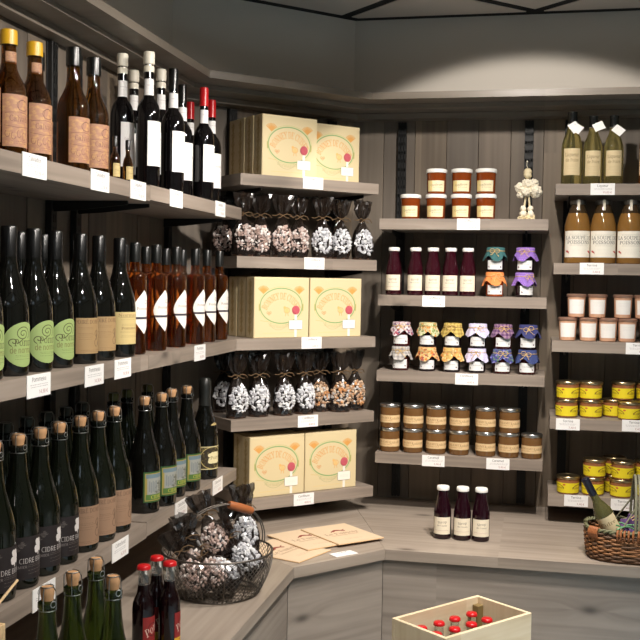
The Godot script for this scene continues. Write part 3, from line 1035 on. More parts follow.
	var tall_cap := pts([0.0119, 0.281, 0.0135, 0.281, 0.0135, 0.294, 0.0118, 0.296, 0.0118, 0.299, 0.0142, 0.301, 0.0145, 0.308, 0.0145, 0.325, 0.0135, 0.3295, 0, 0.33])
	var slim_cap := pts([0.0119, 0.275, 0.0128, 0.275, 0.0128, 0.322, 0.012, 0.329, 0, 0.33])
	var cream_cap := mat("cap_cream", rgb(232, 224, 206), 0.45)
	var red_cap := mat("cap_red", rgb(196, 22, 28), 0.3)
	var tops := {"white": [cream_cap, tall_cap], "black": [soft_black, slim_cap], "red": [red_cap, slim_cap]}
	for c in [["white", [[-0.975, -2.449, "largest, in front"], [-1.023, -2.658, "in front, beside a black cap"], [-1.051, -2.461, "standing behind the miniatures"], [-1.103, -2.661, "smallest, in the second row"]]],
			["black", [[-0.951, -2.56, "nearer the white capped ones"], [-1.003, -2.774, "nearer the red capped ones"]]],
			["red", [[-0.955, -2.822, "in front, taller looking"], [-0.997, -3.02, "at the end of the shelf"], [-1.075, -3.045, "mostly hidden in the second row"]]]]:
		var pt := capped("liqueur_bottle", "bottle", tall, black_wine, tops[c[0]][1], tops[c[0]][0])
		part("label", wrap_label(0.031, 0.031, 0.055, 0.162, 0.98), white_label, pt)
		part("neck_label", wrap_label(0.0132, 0.0125, 0.224, 0.264, 1.9), white_label, pt)
		var grow := 1.045 if c[0] == "white" else 0.985
		for a in c[1]:
			var o := place(pt, Vector3(a[0], 1.7186 + (0.003 if a[1] < -2.36 else 0.0), a[1]), 1.3, "slim black liqueur bottle with %s cap, %s" % [c[0], a[2]], "%s capped liqueur bottles on the top shelf" % c[0])
			o.scale = Vector3(1.0, grow, 1.0)

	# --- middle shelf
	var cider := pts([0, 0.008, 0.032, 0, 0.0365, 0.002, 0.038, 0.008, 0.038, 0.112, 0.037, 0.128, 0.033, 0.148, 0.026, 0.17, 0.019, 0.193, 0.0155, 0.212, 0.0142, 0.235, 0.0142, 0.268, 0, 0.268])
	var foil := pts([0.0146, 0.22, 0.0152, 0.22, 0.0152, 0.2735, 0.0135, 0.2772, 0, 0.2778])
	var foil_black := mat("foil_black", rgb(12, 12, 12), 0.26)
	var pg := capped("aperitif_bottle", "bottle", cider, dark, foil, foil_black)
	part("label", wrap_label(0.0386, 0.0386, 0.017, 0.1, 1.12, "oval", 18), green_oval, pg)
	var z_green := [-1.65, -1.744, -1.84, -1.931]
	for k in 4:
		place(pg, Vector3(-0.967, 1.3144, z_green[k]), 1.33, row_label("black bottle with green oval label", 3 - k, "counting from the tan label bottles"), "green oval label bottles")
	for k in 4:
		place(pg, Vector3(-1.075, 1.3144, [-1.77, -1.87, -1.985, -2.09][k]), 1.33, row_label("dark foil topped bottle, middle shelf second row", 3 - k, "counting from the amber bottles"), "second row of black bottles")
	var pt2 := capped("aperitif_bottle", "bottle", cider, dark, foil, foil_black)
	part("label", wrap_label(0.0386, 0.0386, 0.022, 0.098, 1.1), tan_pear, pt2)
	place(pt2, Vector3(-0.967, 1.3144, -2.047), 1.33, "dark bottle with tan pear label beside the green oval labels", "tan pear label bottles on the middle shelf")
	place(pt2, Vector3(-0.967, 1.3144, -2.142), 1.33, "dark bottle with tan pear label beside the cream label bottle", "tan pear label bottles on the middle shelf")
	var pc := capped("aperitif_bottle", "bottle", cider, dark, foil, foil_black)
	part("label", wrap_label(0.0386, 0.0386, 0.03, 0.105, 1.1), cream, pc)
	place(pc, Vector3(-0.967, 1.3144, -2.259), 1.25, "dark bottle with pale yellow text label on the middle shelf")
	var straight := pts([0, 0.006, 0.024, 0, 0.027, 0.002, 0.028, 0.006, 0.028, 0.182, 0.0275, 0.19, 0.0235, 0.196, 0.015, 0.199, 0.0128, 0.205, 0.0122, 0.225, 0.0122, 0.262, 0, 0.262])
	var pa := capped("pommeau_bottle", "bottle", straight, amber, pts([0.0124, 0.223, 0.0132, 0.223, 0.0132, 0.266, 0.012, 0.2695, 0, 0.27]), mat("capsule_grey", rgb(20, 21, 20), 0.28))
	part("label", wrap_label(0.0285, 0.0285, 0.05, 0.155, 1.15, "lens", 18), lens, pa)
	var z_amber := [-2.335, -2.475, -2.622, -2.778, -2.881, -3.0]
	for k in 6:
		place(pa, Vector3(-0.96, 1.3144, z_amber[k]), 1.3, row_label("straight clear bottle of amber liquor with pointed white label", 5 - k, "counting from the cream boxes"), "amber bottles in front")
	var z_amber2 := [-2.48, -2.631, -2.782, -2.92]
	for k in 4:
		place(pa, Vector3(-1.05, 1.3144, z_amber2[k]), 1.3, row_label("straight clear bottle of amber liquor in the second row", 3 - k, "counting from the cream boxes"), "amber bottles behind")

	# --- lowest shelf: corked bottles
	var pk := corked_bottle("cider_bottle", dark_green, cork, wire, black_label, 0.018, 0.1, 1.15)
	var zk := [-1.70, -1.789, -1.878, -1.961]
	for k in 4:
		place(pk, Vector3(-0.97, 0.9065, zk[k]), 1.3, row_label("corked dark green bottle with black printed label", 3 - k, "counting from the brown labels"), "black label cider bottles")
	var pb := corked_bottle("cider_bottle", dark_green, cork, wire, brown_pear, 0.016, 0.1, 1.15)
	var zb := [-2.061, -2.153, -2.243]
	for k in 3:
		place(pb, Vector3(-0.97, 0.9065, zb[k]), 1.3, row_label("corked dark green bottle with brown pear label", 2 - k, "counting from the landscape labels"), "brown label cider bottles")
	var pl := corked_bottle("cider_bottle", dark, cork, wire, landscape, 0.028, 0.105, 0.95)
	var zl := [-2.433, -2.521, -2.628, -2.705]
	for k in 4:
		place(pl, Vector3(-0.965 + 0.012 * (k % 2 - 0.5), 0.9095, zl[k] - (0.012 if k == 3 else 0.0)), 1.3, row_label("corked black bottle with green bordered landscape label", 3 - k, "counting from the gold label bottle"), "landscape label cider bottles")
	var pr := corked_bottle("cider_bottle", dark_green, cork_dark, wire, null, 0, 0, 1.0)
	var zr := [-1.83, -1.92, -2.01, -2.10, -2.195, -2.284]
	for k in 6:
		place(pr, Vector3(-1.07, 0.9065, zr[k]), 1.3, row_label("dark green bottle with dull green capped cork, second row", 5 - k, "counting from the corner"), "second row of the lowest shelf")
	var pr2 := corked_bottle("cider_bottle", dark_green, mat("cork_cap_olive", rgb(96, 96, 44), 0.5), wire, null, 0, 0, 1.0)
	var zr2 := [-2.48, -2.569, -2.714]
	for k in 3:
		place(pr2, Vector3(-1.075, 0.9095, zr2[k]), 1.3, row_label("dark bottle with olive capped cork behind the landscape labels", 2 - k, "counting from the corner"), "second row of the lowest shelf")
	# the champagne shaped bottle by itself at the end
	var champ := pts([0, 0.008, 0.034, 0, 0.039, 0.002, 0.0405, 0.009, 0.0405, 0.12, 0.0395, 0.136, 0.035, 0.158, 0.027, 0.182, 0.02, 0.205, 0.0165, 0.23, 0.0155, 0.26, 0, 0.26])
	var pch := capped("perry_bottle", "bottle", champ, dark, pts([0.0182, 0.208, 0.019, 0.208, 0.0172, 0.24, 0.0178, 0.262, 0.0185, 0.268, 0.0175, 0.29, 0.013, 0.2965, 0, 0.297]), mat("foil_dark", rgb(30, 31, 28), 0.38))
	part("label", wrap_label(0.0411, 0.0411, 0.03, 0.098, 1.0), ornate, pch)
	part("neck_label", wrap_label(0.0362, 0.0335, 0.15, 0.166, 0.45, "oval", 10, 0.35), cream, pch)
	place(pch, Vector3(-0.965, 0.9095, -2.893), 1.0, "black sparkling bottle with foil neck and gold bordered label at the shelf end")

	# --- on the worktop, in front of the lowest shelf
	var pw := corked_bottle("cider_bottle", green, cork, wire, null, 0, 0, 1.0, 0.30, 0.035)
	place(pw, Vector3(-0.734, COUNTER, -1.447), 1.1, "corked green bottle on the worktop nearest the pine crate", "corked bottles on the worktop")
	place(pw, Vector3(-0.732, COUNTER, -1.531), 1.4, "corked green bottle on the worktop between two others in line", "corked bottles on the worktop")
	place(pw, Vector3(-0.731, COUNTER, -1.618), 1.2, "tallest standing corked green bottle on the worktop, farthest along its line", "corked bottles on the worktop")
	place(pw, Vector3(-0.66, COUNTER, -1.527), 1.0, "corked green bottle on the worktop standing in front of its line, nearest the red caps", "corked bottles on the worktop")
	var ps := proto("soda_bottle", "bottle")
	soda_parts(ps, red_cap)
	part("label", wrap_label(0.0231, 0.0231, 0.03, 0.098, 0.9), red_label, ps)
	place(ps, Vector3(-0.771, COUNTER, -1.936), 1.25, "small dark bottle with red crown cap and red-yellow label, nearest the corked bottles", "red capped bottles on the worktop")
	place(ps, Vector3(-0.77, COUNTER, -2.006), 1.05, "small dark bottle with red crown cap, behind the other two", "red capped bottles on the worktop")
	place(ps, Vector3(-0.73, COUNTER, -1.975), 1.75, "small dark bottle with red crown cap beside the wire basket", "red capped bottles on the worktop")
	# corner of a pine crate at the lower edge
	var crate := thing("pine_crate", "corner of a light pine crate beside the nearest corked bottles", "crate", Vector3(-0.847, COUNTER, -1.335), 0.0)
	var pine := wood_mat("pine_small", wood(71, rgb(210, 180, 136), rgb(184, 150, 106), rgb(226, 200, 160), 256, 64, 0.7), Vector2(3, 6), 0.6)
	for k in 3:
		for s in [-1, 1]:
			part("side_slat", box_mesh(Vector3(0.008, 0.066, 0.144), 0.001), pine, crate, Vector3(0.056 * s, 0.06 + 0.078 * k, 0))
			part("end_slat", box_mesh(Vector3(0.12, 0.066, 0.008), 0.001), pine, crate, Vector3(0, 0.06 + 0.078 * k, 0.0765 * s))
	for sx in [-1, 1]:
		for sz in [-1, 1]:
			part("corner_post", box_mesh(Vector3(0.014, 0.27, 0.014), 0.001), pine, crate, Vector3(0.0445 * sx, 0.135, 0.065 * sz))
	part("floor_board", box_mesh(Vector3(0.10, 0.008, 0.14), 0.001), pine, crate, Vector3(0, 0.005, 0))
	var stick := thing("wooden_stick", "thin tan stick poking out of the pine crate", "stick", Vector3(-0.84, COUNTER, -1.335))
	part("shaft", tube([Vector3(0.04, 0.297, -0.14), Vector3(0.04, 0.277, -0.082), Vector3(0.036, 0.25, 0.0), Vector3(0.03, 0.226, 0.064)], 0.0024, 6), pine, stick)

func soda_parts(p: Node3D, cap_m: Material) -> void:
	var clear := glass("glass_clear", rgb(222, 224, 220), 0.92)
	var syrup := mat("glass_syrup", rgb(20, 7, 9), 0.05)
	part("glass_body", lathe(pts([0, 0.003, 0.019, 0, 0.022, 0.002, 0.0225, 0.006, 0.0225, 0.112, 0.0215, 0.122, 0.018, 0.132, 0.0138, 0.141, 0.012, 0.15, 0.0115, 0.16, 0, 0.16]), 24), syrup, p)
	part("glass_neck", lathe(pts([0.0115, 0.1602, 0.0108, 0.188, 0.0118, 0.19, 0.0118, 0.195, 0, 0.195]), 20), clear, p)
	part("crown_cap", lathe(pts([0.0142, 0.1912, 0.0145, 0.1925, 0.0133, 0.198, 0.011, 0.2, 0, 0.2004]), 21), cap_m, p)

# ---------------------------------------------------------------- cream boxes on the corner shelves
func build_boxes() -> void:
	var W := 0.204
	var H := 0.194
	var T := 0.052
	var cream := rgb(214, 196, 154)
	var im := blank(384, 366, cream)
	var orange := rgb(214, 154, 78)
	var green := rgb(128, 164, 104)
	ring(im, Vector2(188, 172), Vector2(150, 108), 6.0, green)
	ring(im, Vector2(188, 172), Vector2(160, 118), 2.0, rgb(188, 190, 128))
	write(im, "BONNEY DE CUISET", 56, Vector2(188, 112), rgb(210, 140, 70), serif, 132.0, 0.58)
	for sx in [-1.0, 1.0]:
		var c := Vector2(188 + sx * 128, 66)
		for k in 9:
			var t := -PI / 2 + (k - 4) * 0.22
			stroke(im, [c + Vector2(0, 30), c + Vector2(0, 30) + Vector2(cos(t), sin(t)) * 46.0], 5.0, orange)
		for k in 5:
			disc(im, Vector2(188 + sx * 154, 166 + k * 8), 5, rgb(168, 160, 96))
	# a hen, a basket and a scroll
	ring(im, Vector2(228, 200), Vector2(20, 16), 3.0, orange)
	disc(im, Vector2(228, 202), 14, rgb(226, 186, 120))
	disc(im, Vector2(212, 184), 9, rgb(224, 176, 104))
	stroke(im, [Vector2(222, 216), Vector2(218, 234)], 3.0, orange)
	stroke(im, [Vector2(234, 216), Vector2(238, 234)], 3.0, orange)
	for k in 3:
		ring(im, Vector2(92 + k * 9, 214 + (k % 2) * 8), Vector2(6, 6), 2.5, rgb(206, 140, 84))
	ring(im, Vector2(170, 210), Vector2(90, 110), 2.0, rgb(176, 170, 130), 0.75, 2.5)
	write(im, "Normandie", 30, Vector2(176, 300), rgb(176, 170, 120), serif, -190.0, 0.9)
	stroke(im, [Vector2(40, 262), Vector2(96, 270)], 2.0, rgb(206, 176, 116))
	stroke(im, [Vector2(60, 340), Vector2(330, 338)], 2.0, rgb(220, 194, 136))
	im.fill_rect(Rect2i(0, 0, 384, 6), rgb(222, 206, 166))
	var front := printed("print_box_front", im, 0.55)
	im = blank(96, 366, cream)
	for k in 40:
		var y := 20 + k * 8
		ring(im, Vector2(48, y), Vector2(16 + 8 * sin(k * 0.9), 7), 2.2, rgb(176, 140, 70), 0.0, PI)
		stroke(im, [Vector2(48, y), Vector2(36 + (k % 3) * 12, y - 8)], 2.0, rgb(150, 124, 62))
	stroke(im, [Vector2(48, 12), Vector2(48, 352)], 5.0, rgb(158, 128, 64))
	var side := printed("print_box_side", im, 0.55)
	im = blank(160, 100, rgb(242, 236, 222))
	im.fill_rect(Rect2i(0, 0, 160, 4), rgb(150, 138, 128))
	im.fill_rect(Rect2i(0, 96, 160, 4), rgb(150, 138, 128))
	im.fill_rect(Rect2i(0, 0, 4, 100), rgb(150, 138, 128))
	im.fill_rect(Rect2i(156, 0, 4, 100), rgb(150, 138, 128))
	small_lines(im, 30, 130, [40, 50, 60], rgb(190, 176, 160), 31)
	var note := printed("print_box_note", im)
	var card := mat("box_cream", cream, 0.55)
	var pink := mat("seal_pink", rgb(190, 88, 98), 0.4)
	var pale := mat("ribbon_pale", rgb(238, 230, 218), 0.5)
	var p := proto("gift_box", "box")
	part("carton", box_mesh(Vector3(W, H, T), 0.0015), card, p, Vector3(0, H / 2, -T / 2))
	var st := begin()
	var h := 0.5 * W - 0.002
	flat_quad(st, Vector3(-h, 0.002, 0.0004), Vector3(h, 0.002, 0.0004), Vector3(h, H - 0.002, 0.0004), Vector3(-h, H - 0.002, 0.0004), Vector3.BACK)
	part("front_print", st.commit(), front, p)
	st = begin()
	flat_quad(st, Vector3(-W / 2 - 0.0004, 0.002, -T + 0.002), Vector3(-W / 2 - 0.0004, 0.002, -0.002), Vector3(-W / 2 - 0.0004, H - 0.002, -0.002), Vector3(-W / 2 - 0.0004, H - 0.002, -T + 0.002), Vector3.LEFT)
	part("side_print", st.commit(), side, p)
	# rosette seal, its ribbon and the little paper plate
	var rose := begin()
	for k in 18:
		var t := TAU * k / 18
		add_box(rose, Vector3(cos(t) * 0.0115, sin(t) * 0.0115, 0.0), Vector3(0.006, 0.0046, 0.0014), 0.0004, Basis(Vector3.BACK, t))
	add_box(rose, Vector3.ZERO, Vector3(0.019, 0.019, 0.002), 0.0006)
	add_box(rose, Vector3(0, 0, 0.0004), Vector3(0.019, 0.019, 0.002), 0.0006, Basis(Vector3.BACK, PI / 4))
	part("rosette_seal", rose.commit(), pink, p, Vector3(0.052, 0.089, 0.0014))
	part("ribbon", box_mesh(Vector3(0.009, 0.08, 0.0008), 0.0), pale, p, Vector3(0.052, 0.042, 0.0008))
	st = begin()
	var poly := PackedVector2Array()
	for k in 8:
		var t := TAU * (k + 0.5) / 8
		poly.append(Vector2(signf(cos(t)) * (0.026 if absf(cos(t)) > 0.5 else 0.021), signf(sin(t)) * (0.0155 if absf(sin(t)) > 0.5 else 0.011)))
	for k in range(1, 7):
		var v := []
		for q in [0, k, k + 1]:
			v.append([Vector3(poly[q].x, poly[q].y, 0), Vector3.BACK, Vector2(poly[q].x / 0.052 + 0.5, 0.5 - poly[q].y / 0.031)])
		tri(st, v[0], v[1], v[2])
	part("paper_plate", st.commit(), note, p, Vector3(0.052, 0.042, 0.0018))
	var rows := [
		[1.8275, [[0.195, 0.02, "front one of the stack by the liquor bottles, topmost shelf"], [0.193, 0.0755, "second in the stack on the topmost corner shelf"], [0.191, 0.131, "third in the stack on the topmost corner shelf"], [0.194, 0.1865, "last in the stack on the topmost corner shelf"], [0.405, 0.079, "set back beside the stack on the topmost corner shelf"]]],
		[1.3144, [[0.174, 0.02, "in front next to the amber bottles, middle corner shelf"], [0.382, 0.02, "in front beside the jam shelves, middle corner shelf"], [0.176, 0.079, "second in the stack next to the amber bottles"], [0.174, 0.138, "third in the stack next to the amber bottles"]]],
		[0.8062, [[0.166, 0.02, "above the wire basket, lowest corner shelf"], [0.373, 0.02, "beside the open worktop, lowest corner shelf"], [0.167, 0.077, "behind the front one, lowest corner shelf"]]]]
	for r in rows:
		for b in r[1]:
			place(p, d_at(b[0], b[1], r[0]), PI / 4, "cream gift box, %s" % b[2], "cream gift boxes")

# ---------------------------------------------------------------- bags of sweets
func bag_film(seed_n: int, H: float, a: float, b: float, from_row: int, to_row: int, front := false) -> ArrayMesh:
	var nz := FastNoiseLite.new()
	nz.seed = seed_n
	nz.frequency = 0.8
	var prof := [[0.0, 0.9, 1.0], [0.03, 1.0, 1.0], [0.12, 1.05, 1.0], [0.22, 1.06, 1.0], [0.32, 1.03, 1.0], [0.42, 0.93, 1.0], [0.5, 0.74, 1.0], [0.56, 0.52, 1.0], [0.62, 0.32, 1.0], [0.67, 0.17, 1.3], [0.71, 0.4, 1.0], [0.75, 0.58, 0.8], [0.84, 0.74, 0.62], [0.93, 0.84, 0.5], [1.0, 0.88, 0.42]]
	var cols := 30
	var grid := []
	for i in prof.size():
		var q: Array = prof[i]
		var line := []
		var fold := 0.05 + 0.3 * clampf((q[0] - 0.4) * 3.0, 0.0, 1.0)
		for k in cols:
			var t := TAU * k / cols
			var w := 1.0 + fold * sin(t * 7.0 + seed_n + 2.0 * nz.get_noise_1d(i * 0.7)) * (0.6 if i < 8 else 1.0) + 0.16 * nz.get_noise_3d(cos(t) * 2.0, q[0] * 6.0, sin(t) * 2.0)
			var y: float = q[0] * H
			if i == prof.size() - 1:
				y += H * 0.06 * nz.get_noise_2d(t * 2.0, 9.0)
			line.append(Vector3(sin(t) * a * q[1] * w, y, cos(t) * b * q[1] * q[2] * w))
		grid.append(line)
	var st := begin()
	for i in range(from_row, mini(to_row, prof.size() - 1)):
		var mid := Vector3(0, (prof[i][0] + prof[i + 1][0]) * 0.5 * H, 0)
		for k in cols:
			var k1 := (k + 1) % cols
			if front and grid[i][k].z < 0.2 * b:
				continue
			flat_tri(st, grid[i][k], grid[i][k1], grid[i + 1][k1], mid)
			flat_tri(st, grid[i][k], grid[i + 1][k1], grid[i + 1][k], mid)
	if from_row == 0:
		for k in cols:
			flat_tri(st, grid[0][k], grid[0][(k + 1) % cols], Vector3.ZERO, Vector3(0, H * 0.2, 0))
	return st.commit()

func sweets_mesh(seed_n: int, H: float, a: float, b: float, colors: Array, size: float) -> ArrayMesh:
	# the sweets that show through the clear oval in the front of a bag
	var r := RandomNumberGenerator.new()
	r.seed = seed_n
	var st := begin()
	var n := 0
	for row in 10:
		var v := (row + 0.5) / 10.0
		var y := H * lerpf(0.1, 0.5, v)
		var half := 1.25 * sqrt(maxf(0.0, 1.0 - pow(2.0 * v - 1.0, 2.0) * 0.9))
		var bulge := 1.0 if v < 0.7 else lerpf(1.0, 0.74, (v - 0.7) / 0.3)
		var count := maxi(3, int(half * 7.0))
		for k in count:
			var t := half * (2.0 * (k + 0.5) / count - 1.0) + r.randf_range(-0.1, 0.1)
			var rr := r.randf_range(0.9, 1.02) * bulge
			add_lump(st, Vector3(sin(t) * a * rr, y + r.randf_range(-1, 1) * H * 0.012, cos(t) * b * rr), Vector3(r.randf_range(0.8, 1.4), r.randf_range(0.5, 0.9), r.randf_range(0.6, 0.9)) * size, seed_n * 100 + n, 0.42, colors[r.randi_range(0, colors.size() - 1)], true, 4, 6)
			n += 1
	return st.commit()

func make_bag(kind: String, variant: int, H: float, base := true) -> Node3D:
	var a := 0.033
	var b := 0.028
	var p := proto("sweet_bag", "bag of sweets")
	var clear := film("cellophane", rgb(26, 19, 16), 0.88, 0.12)
	var foil := mat("sweet_foil", Color.WHITE, 0.35, 0.0)
	foil.vertex_color_use_as_albedo = true
	var colors: Array
	if kind == "silver":
		colors = [Color(0.78, 0.78, 0.8), Color(0.6, 0.6, 0.63), Color(0.88, 0.88, 0.88), Color(0.5, 0.5, 0.53)]
	elif kind == "rosy":
		colors = [Color(0.66, 0.54, 0.5), Color(0.5, 0.36, 0.31), Color(0.8, 0.72, 0.68), Color(0.4, 0.29, 0.24)]
	else:
		colors = [Color(0.62, 0.3, 0.12), Color(0.5, 0.34, 0.22), Color(0.66, 0.5, 0.36), Color(0.44, 0.26, 0.15), Color(0.6, 0.58, 0.56)]
	var sw := part("sweets", sweets_mesh(variant * 13 + kind.length(), H, a, b, colors, 0.0074), foil, p)
	sw.set_meta("kind", "stuff")
	part("cellophane", bag_film(variant * 31 + 5, H, a, b, 0, 6), clear, p)
	var win := bag_film(variant * 31 + 9, H, a * 1.16, b * 1.22, 1, 7, true)
	part("clear_front", win, film("cellophane_clear", rgb(60, 50, 50), 0.05, 0.06), p)
	var gathered := part("gathered_top", bag_film(variant * 31 + 5, H, a, b, 6, 99), film("cellophane_folded", rgb(34, 26, 21), 0.66, 0.12), p)
	if base:
		part("card_base", lathe(pts([0, 0.0, 0.033, 0.0, 0.0345, 0.006, 0, 0.006]), 20, Vector2(1, 0.8)), mat("card_brown", rgb(74, 50, 36), 0.5), p, Vector3(0, 0.0005, 0))
	var tie := begin()
	var y := H * 0.67
	add_tube(tie, circle(0.0085, y, 12), 0.0018, 5)
	for s in [-1.0, 1.0]:
		add_tube(tie, [Vector3(0, y, 0.009), Vector3(0.012 * s, y + 0.005, 0.013), Vector3(0.026 * s, y + 0.002 * s, 0.011), Vector3(0.035 * s, y - 0.004 - 0.004 * s, 0.006)], 0.0014, 5)
		add_tube(tie, [Vector3(0, y, 0.009), Vector3(0.008 * s, y - 0.006, 0.014), Vector3(0.02 * s, y - 0.009, 0.014)], 0.0012, 5)
	part("raffia_tie", tie.commit(), mat("raffia", rgb(104, 80, 52), 0.8), gathered)
	return p

func build_sweet_bags() -> void:
	var sets := {}
	for kind in ["silver", "rosy", "orange"]:
		for v in 3:
			sets["%s%d" % [kind, v]] = [make_bag(kind, v + 1, 0.201), make_bag(kind, v + 1, 0.2)]
	var names := {"silver": "silver wrapped sweets", "rosy": "rosy brown sweets", "orange": "orange and brown sweets"}
	# upper row
	var up := [["rosy", 0.05, 0.2], ["rosy", 0.045, 0.05], ["rosy", 0.122, 0.075], ["rosy", 0.183, 0.042], ["rosy", 0.262, 0.07], ["silver", 0.342, 0.05], ["silver", 0.424, 0.065], ["silver", 0.503, 0.05]]
	for k in up.size():
		var b: Array = up[k]
		place(sets["%s%d" % [b[0], k % 3]][0], d_at(b[1], b[2], 1.5717), PI / 4 + 0.25 * sin(k * 2.1) - 0.25, row_label("bag of %s, upper row" % names[b[0]], k, "counting from the bottle wall"), "sweet bags in the upper row")
	var low := [["silver", 0.06, 0.2], ["silver", 0.03, 0.05], ["silver", 0.112, 0.055], ["silver", 0.17, 0.15], ["silver", 0.2, 0.045], ["silver", 0.282, 0.05], ["orange", 0.36, 0.08], ["orange", 0.42, 0.042], ["orange", 0.497, 0.068]]
	for k in low.size():
		var b: Array = low[k]
		place(sets["%s%d" % [b[0], (k * 2 + 1) % 3]][1], d_at(b[1], b[2], 1.0617), PI / 4 + 0.25 * sin(k * 1.7) - 0.2, row_label("bag of %s, lower row" % names[b[0]], k, "counting from the bottle wall"), "sweet bags in the lower row")
	# wire basket of bags on the worktop
	wire_basket()

func wire_basket() -> void:
	var at := Vector3(-0.772, COUNTER, -2.425)
	var t := thing("wire_basket", "round dark wire mesh basket with wooden grip, full of sweet bags", "basket", at)
	var iron := mat("wire_iron", rgb(104, 97, 90), 0.4, 0.8)
	# shape of the bowl: radius and height
	var shape := func(v: float) -> Vector2:
		return Vector2(lerpf(0.105, 0.138, sin(v * PI * 0.55)), 0.105 * v)
	var st := begin()
	var top: Vector2 = shape.call(1.0)
	add_tube(st, circle(top.x, 0.107, 40), 0.0026, 6)
	add_tube(st, circle(0.105, 0.0028, 30), 0.0022, 6)
	add_tube(st, circle(0.05, 0.0028, 20), 0.0016, 5)
	part("rim", st.commit(), iron, t)
	st = begin()
	for k in 14:
		var a := TAU * k / 14
		var path := []
		for j in 8:
			var q: Vector2 = shape.call(j / 7.0)
			path.append(Vector3(sin(a) * q.x, q.y + 0.002, cos(a) * q.x))
		add_tube(st, path, 0.0014, 4)
	var ribs := part("ribs", st.commit(), iron, t)
	ribs.set_meta("kind", "stuff")
	st = begin()
	for s in [-1.0, 1.0]:
		for k in 64:
			var path := []
			for j in 9:
				var v := j / 8.0
				var a: float = TAU * (k + s * v * 8.0) / 64
				var q: Vector2 = shape.call(v)
				path.append(Vector3(sin(a) * (q.x + 0.0008 * s), q.y + 0.002, cos(a) * (q.x + 0.0008 * s)))
			add_tube(st, path, 0.00075, 3)
	for k in 7:
		var z := -0.078 + k * 0.026
		var w := sqrt(maxf(0.0, 0.011 - z * z))
		add_tube(st, [Vector3(-w, 0.0028, z), Vector3(w, 0.0028, z)], 0.0009, 4)
	var mesh_part := part("wire_mesh", st.commit(), iron, t)
	mesh_part.set_meta("kind", "stuff")
	# handle: two wires in an arch with a wooden grip at the top
	st = begin()
	var lean := Vector3(0.12, 1.0, -0.12).normalized()
	var across := Vector3(0.7, 0, -0.71).normalized()
	for s in [-0.004, 0.004]:
		var arch := []
		for k in 25:
			var a := PI * k / 24
			arch.append(Vector3(0, 0.107, 0) + across * cos(a) * 0.132 + lean * sin(a) * 0.112 + Vector3(s, 0, s))
		add_tube(st, arch, 0.0017, 5)
	var hd := part("handle", st.commit(), iron, t)
	var g0: Vector3 = Vector3(0, 0.107, 0) + across * cos(PI * 0.28) * 0.132 + lean * sin(PI * 0.28) * 0.112
	var g1: Vector3 = Vector3(0, 0.107, 0) + across * cos(PI * 0.48) * 0.132 + lean * sin(PI * 0.48) * 0.112
	var grip := begin()
	var axis := (g1 - g0).normalized()
	var side := axis.cross(Vector3.UP).normalized()
	add_lathe(grip, pts([0, 0, 0.009, 0.0005, 0.0102, 0.006, 0.011, 0.035, 0.0102, 0.066, 0.009, 0.0715, 0, 0.072]), 16, g0, Vector2.ONE, Basis(side, axis, side.cross(axis)))
	part("wooden_grip", grip.commit(), mat("grip_wood", rgb(160, 92, 48), 0.45), hd)
	# bags lying in it: foot of the bag, the way its neck points, what it holds
	var kinds := {"rosy": make_bag("rosy", 2, 0.185, false), "silver": make_bag("silver", 3, 0.185, false), "dark": make_bag("rosy", 1, 0.185, false)}
	var lie := [[Vector3(0.05, 0.03, 0.062), Vector3(-0.72, 0.66, -0.12), "rosy", "showing rosy sweets in the middle"], [Vector3(0.102, 0.045, -0.03), Vector3(-0.72, 0.62, -0.2), "silver", "showing silver sweets toward the packets"],
		[Vector3(-0.005, 0.02, 0.085), Vector3(-0.5, 0.8, 0.0), "dark", "at the near rim"], [Vector3(-0.045, 0.04, 0.03), Vector3(-0.1, 0.85, 0.25), "rosy", "nearest the bottle shelf"], [Vector3(0.0, 0.075, -0.04), Vector3(-0.42, 0.86, -0.1), "dark", "sticking up under the handle"],
		[Vector3(0.055, 0.08, -0.085), Vector3(-0.2, 0.85, -0.3), "silver", "sticking up behind the grip"], [Vector3(0.07, 0.035, 0.04), Vector3(-0.8, 0.55, 0.1), "silver", "pressed against the near mesh"], [Vector3(-0.01, 0.04, -0.09), Vector3(-0.1, 0.75, -0.5), "dark", "at the back nearest the corner"]]
	var eye := Vector3(0.3, 0.35, 0.9).normalized()
	for b in lie:
		var o := place(kinds[b[2]], at + b[0], 0.0, "crumpled bag in the wire basket, %s" % b[3], "bags in the wire basket")
		var y: Vector3 = b[1].normalized()
		var x := y.cross(eye).normalized()
		o.basis = Basis(x, y, x.cross(y)) * 0.94

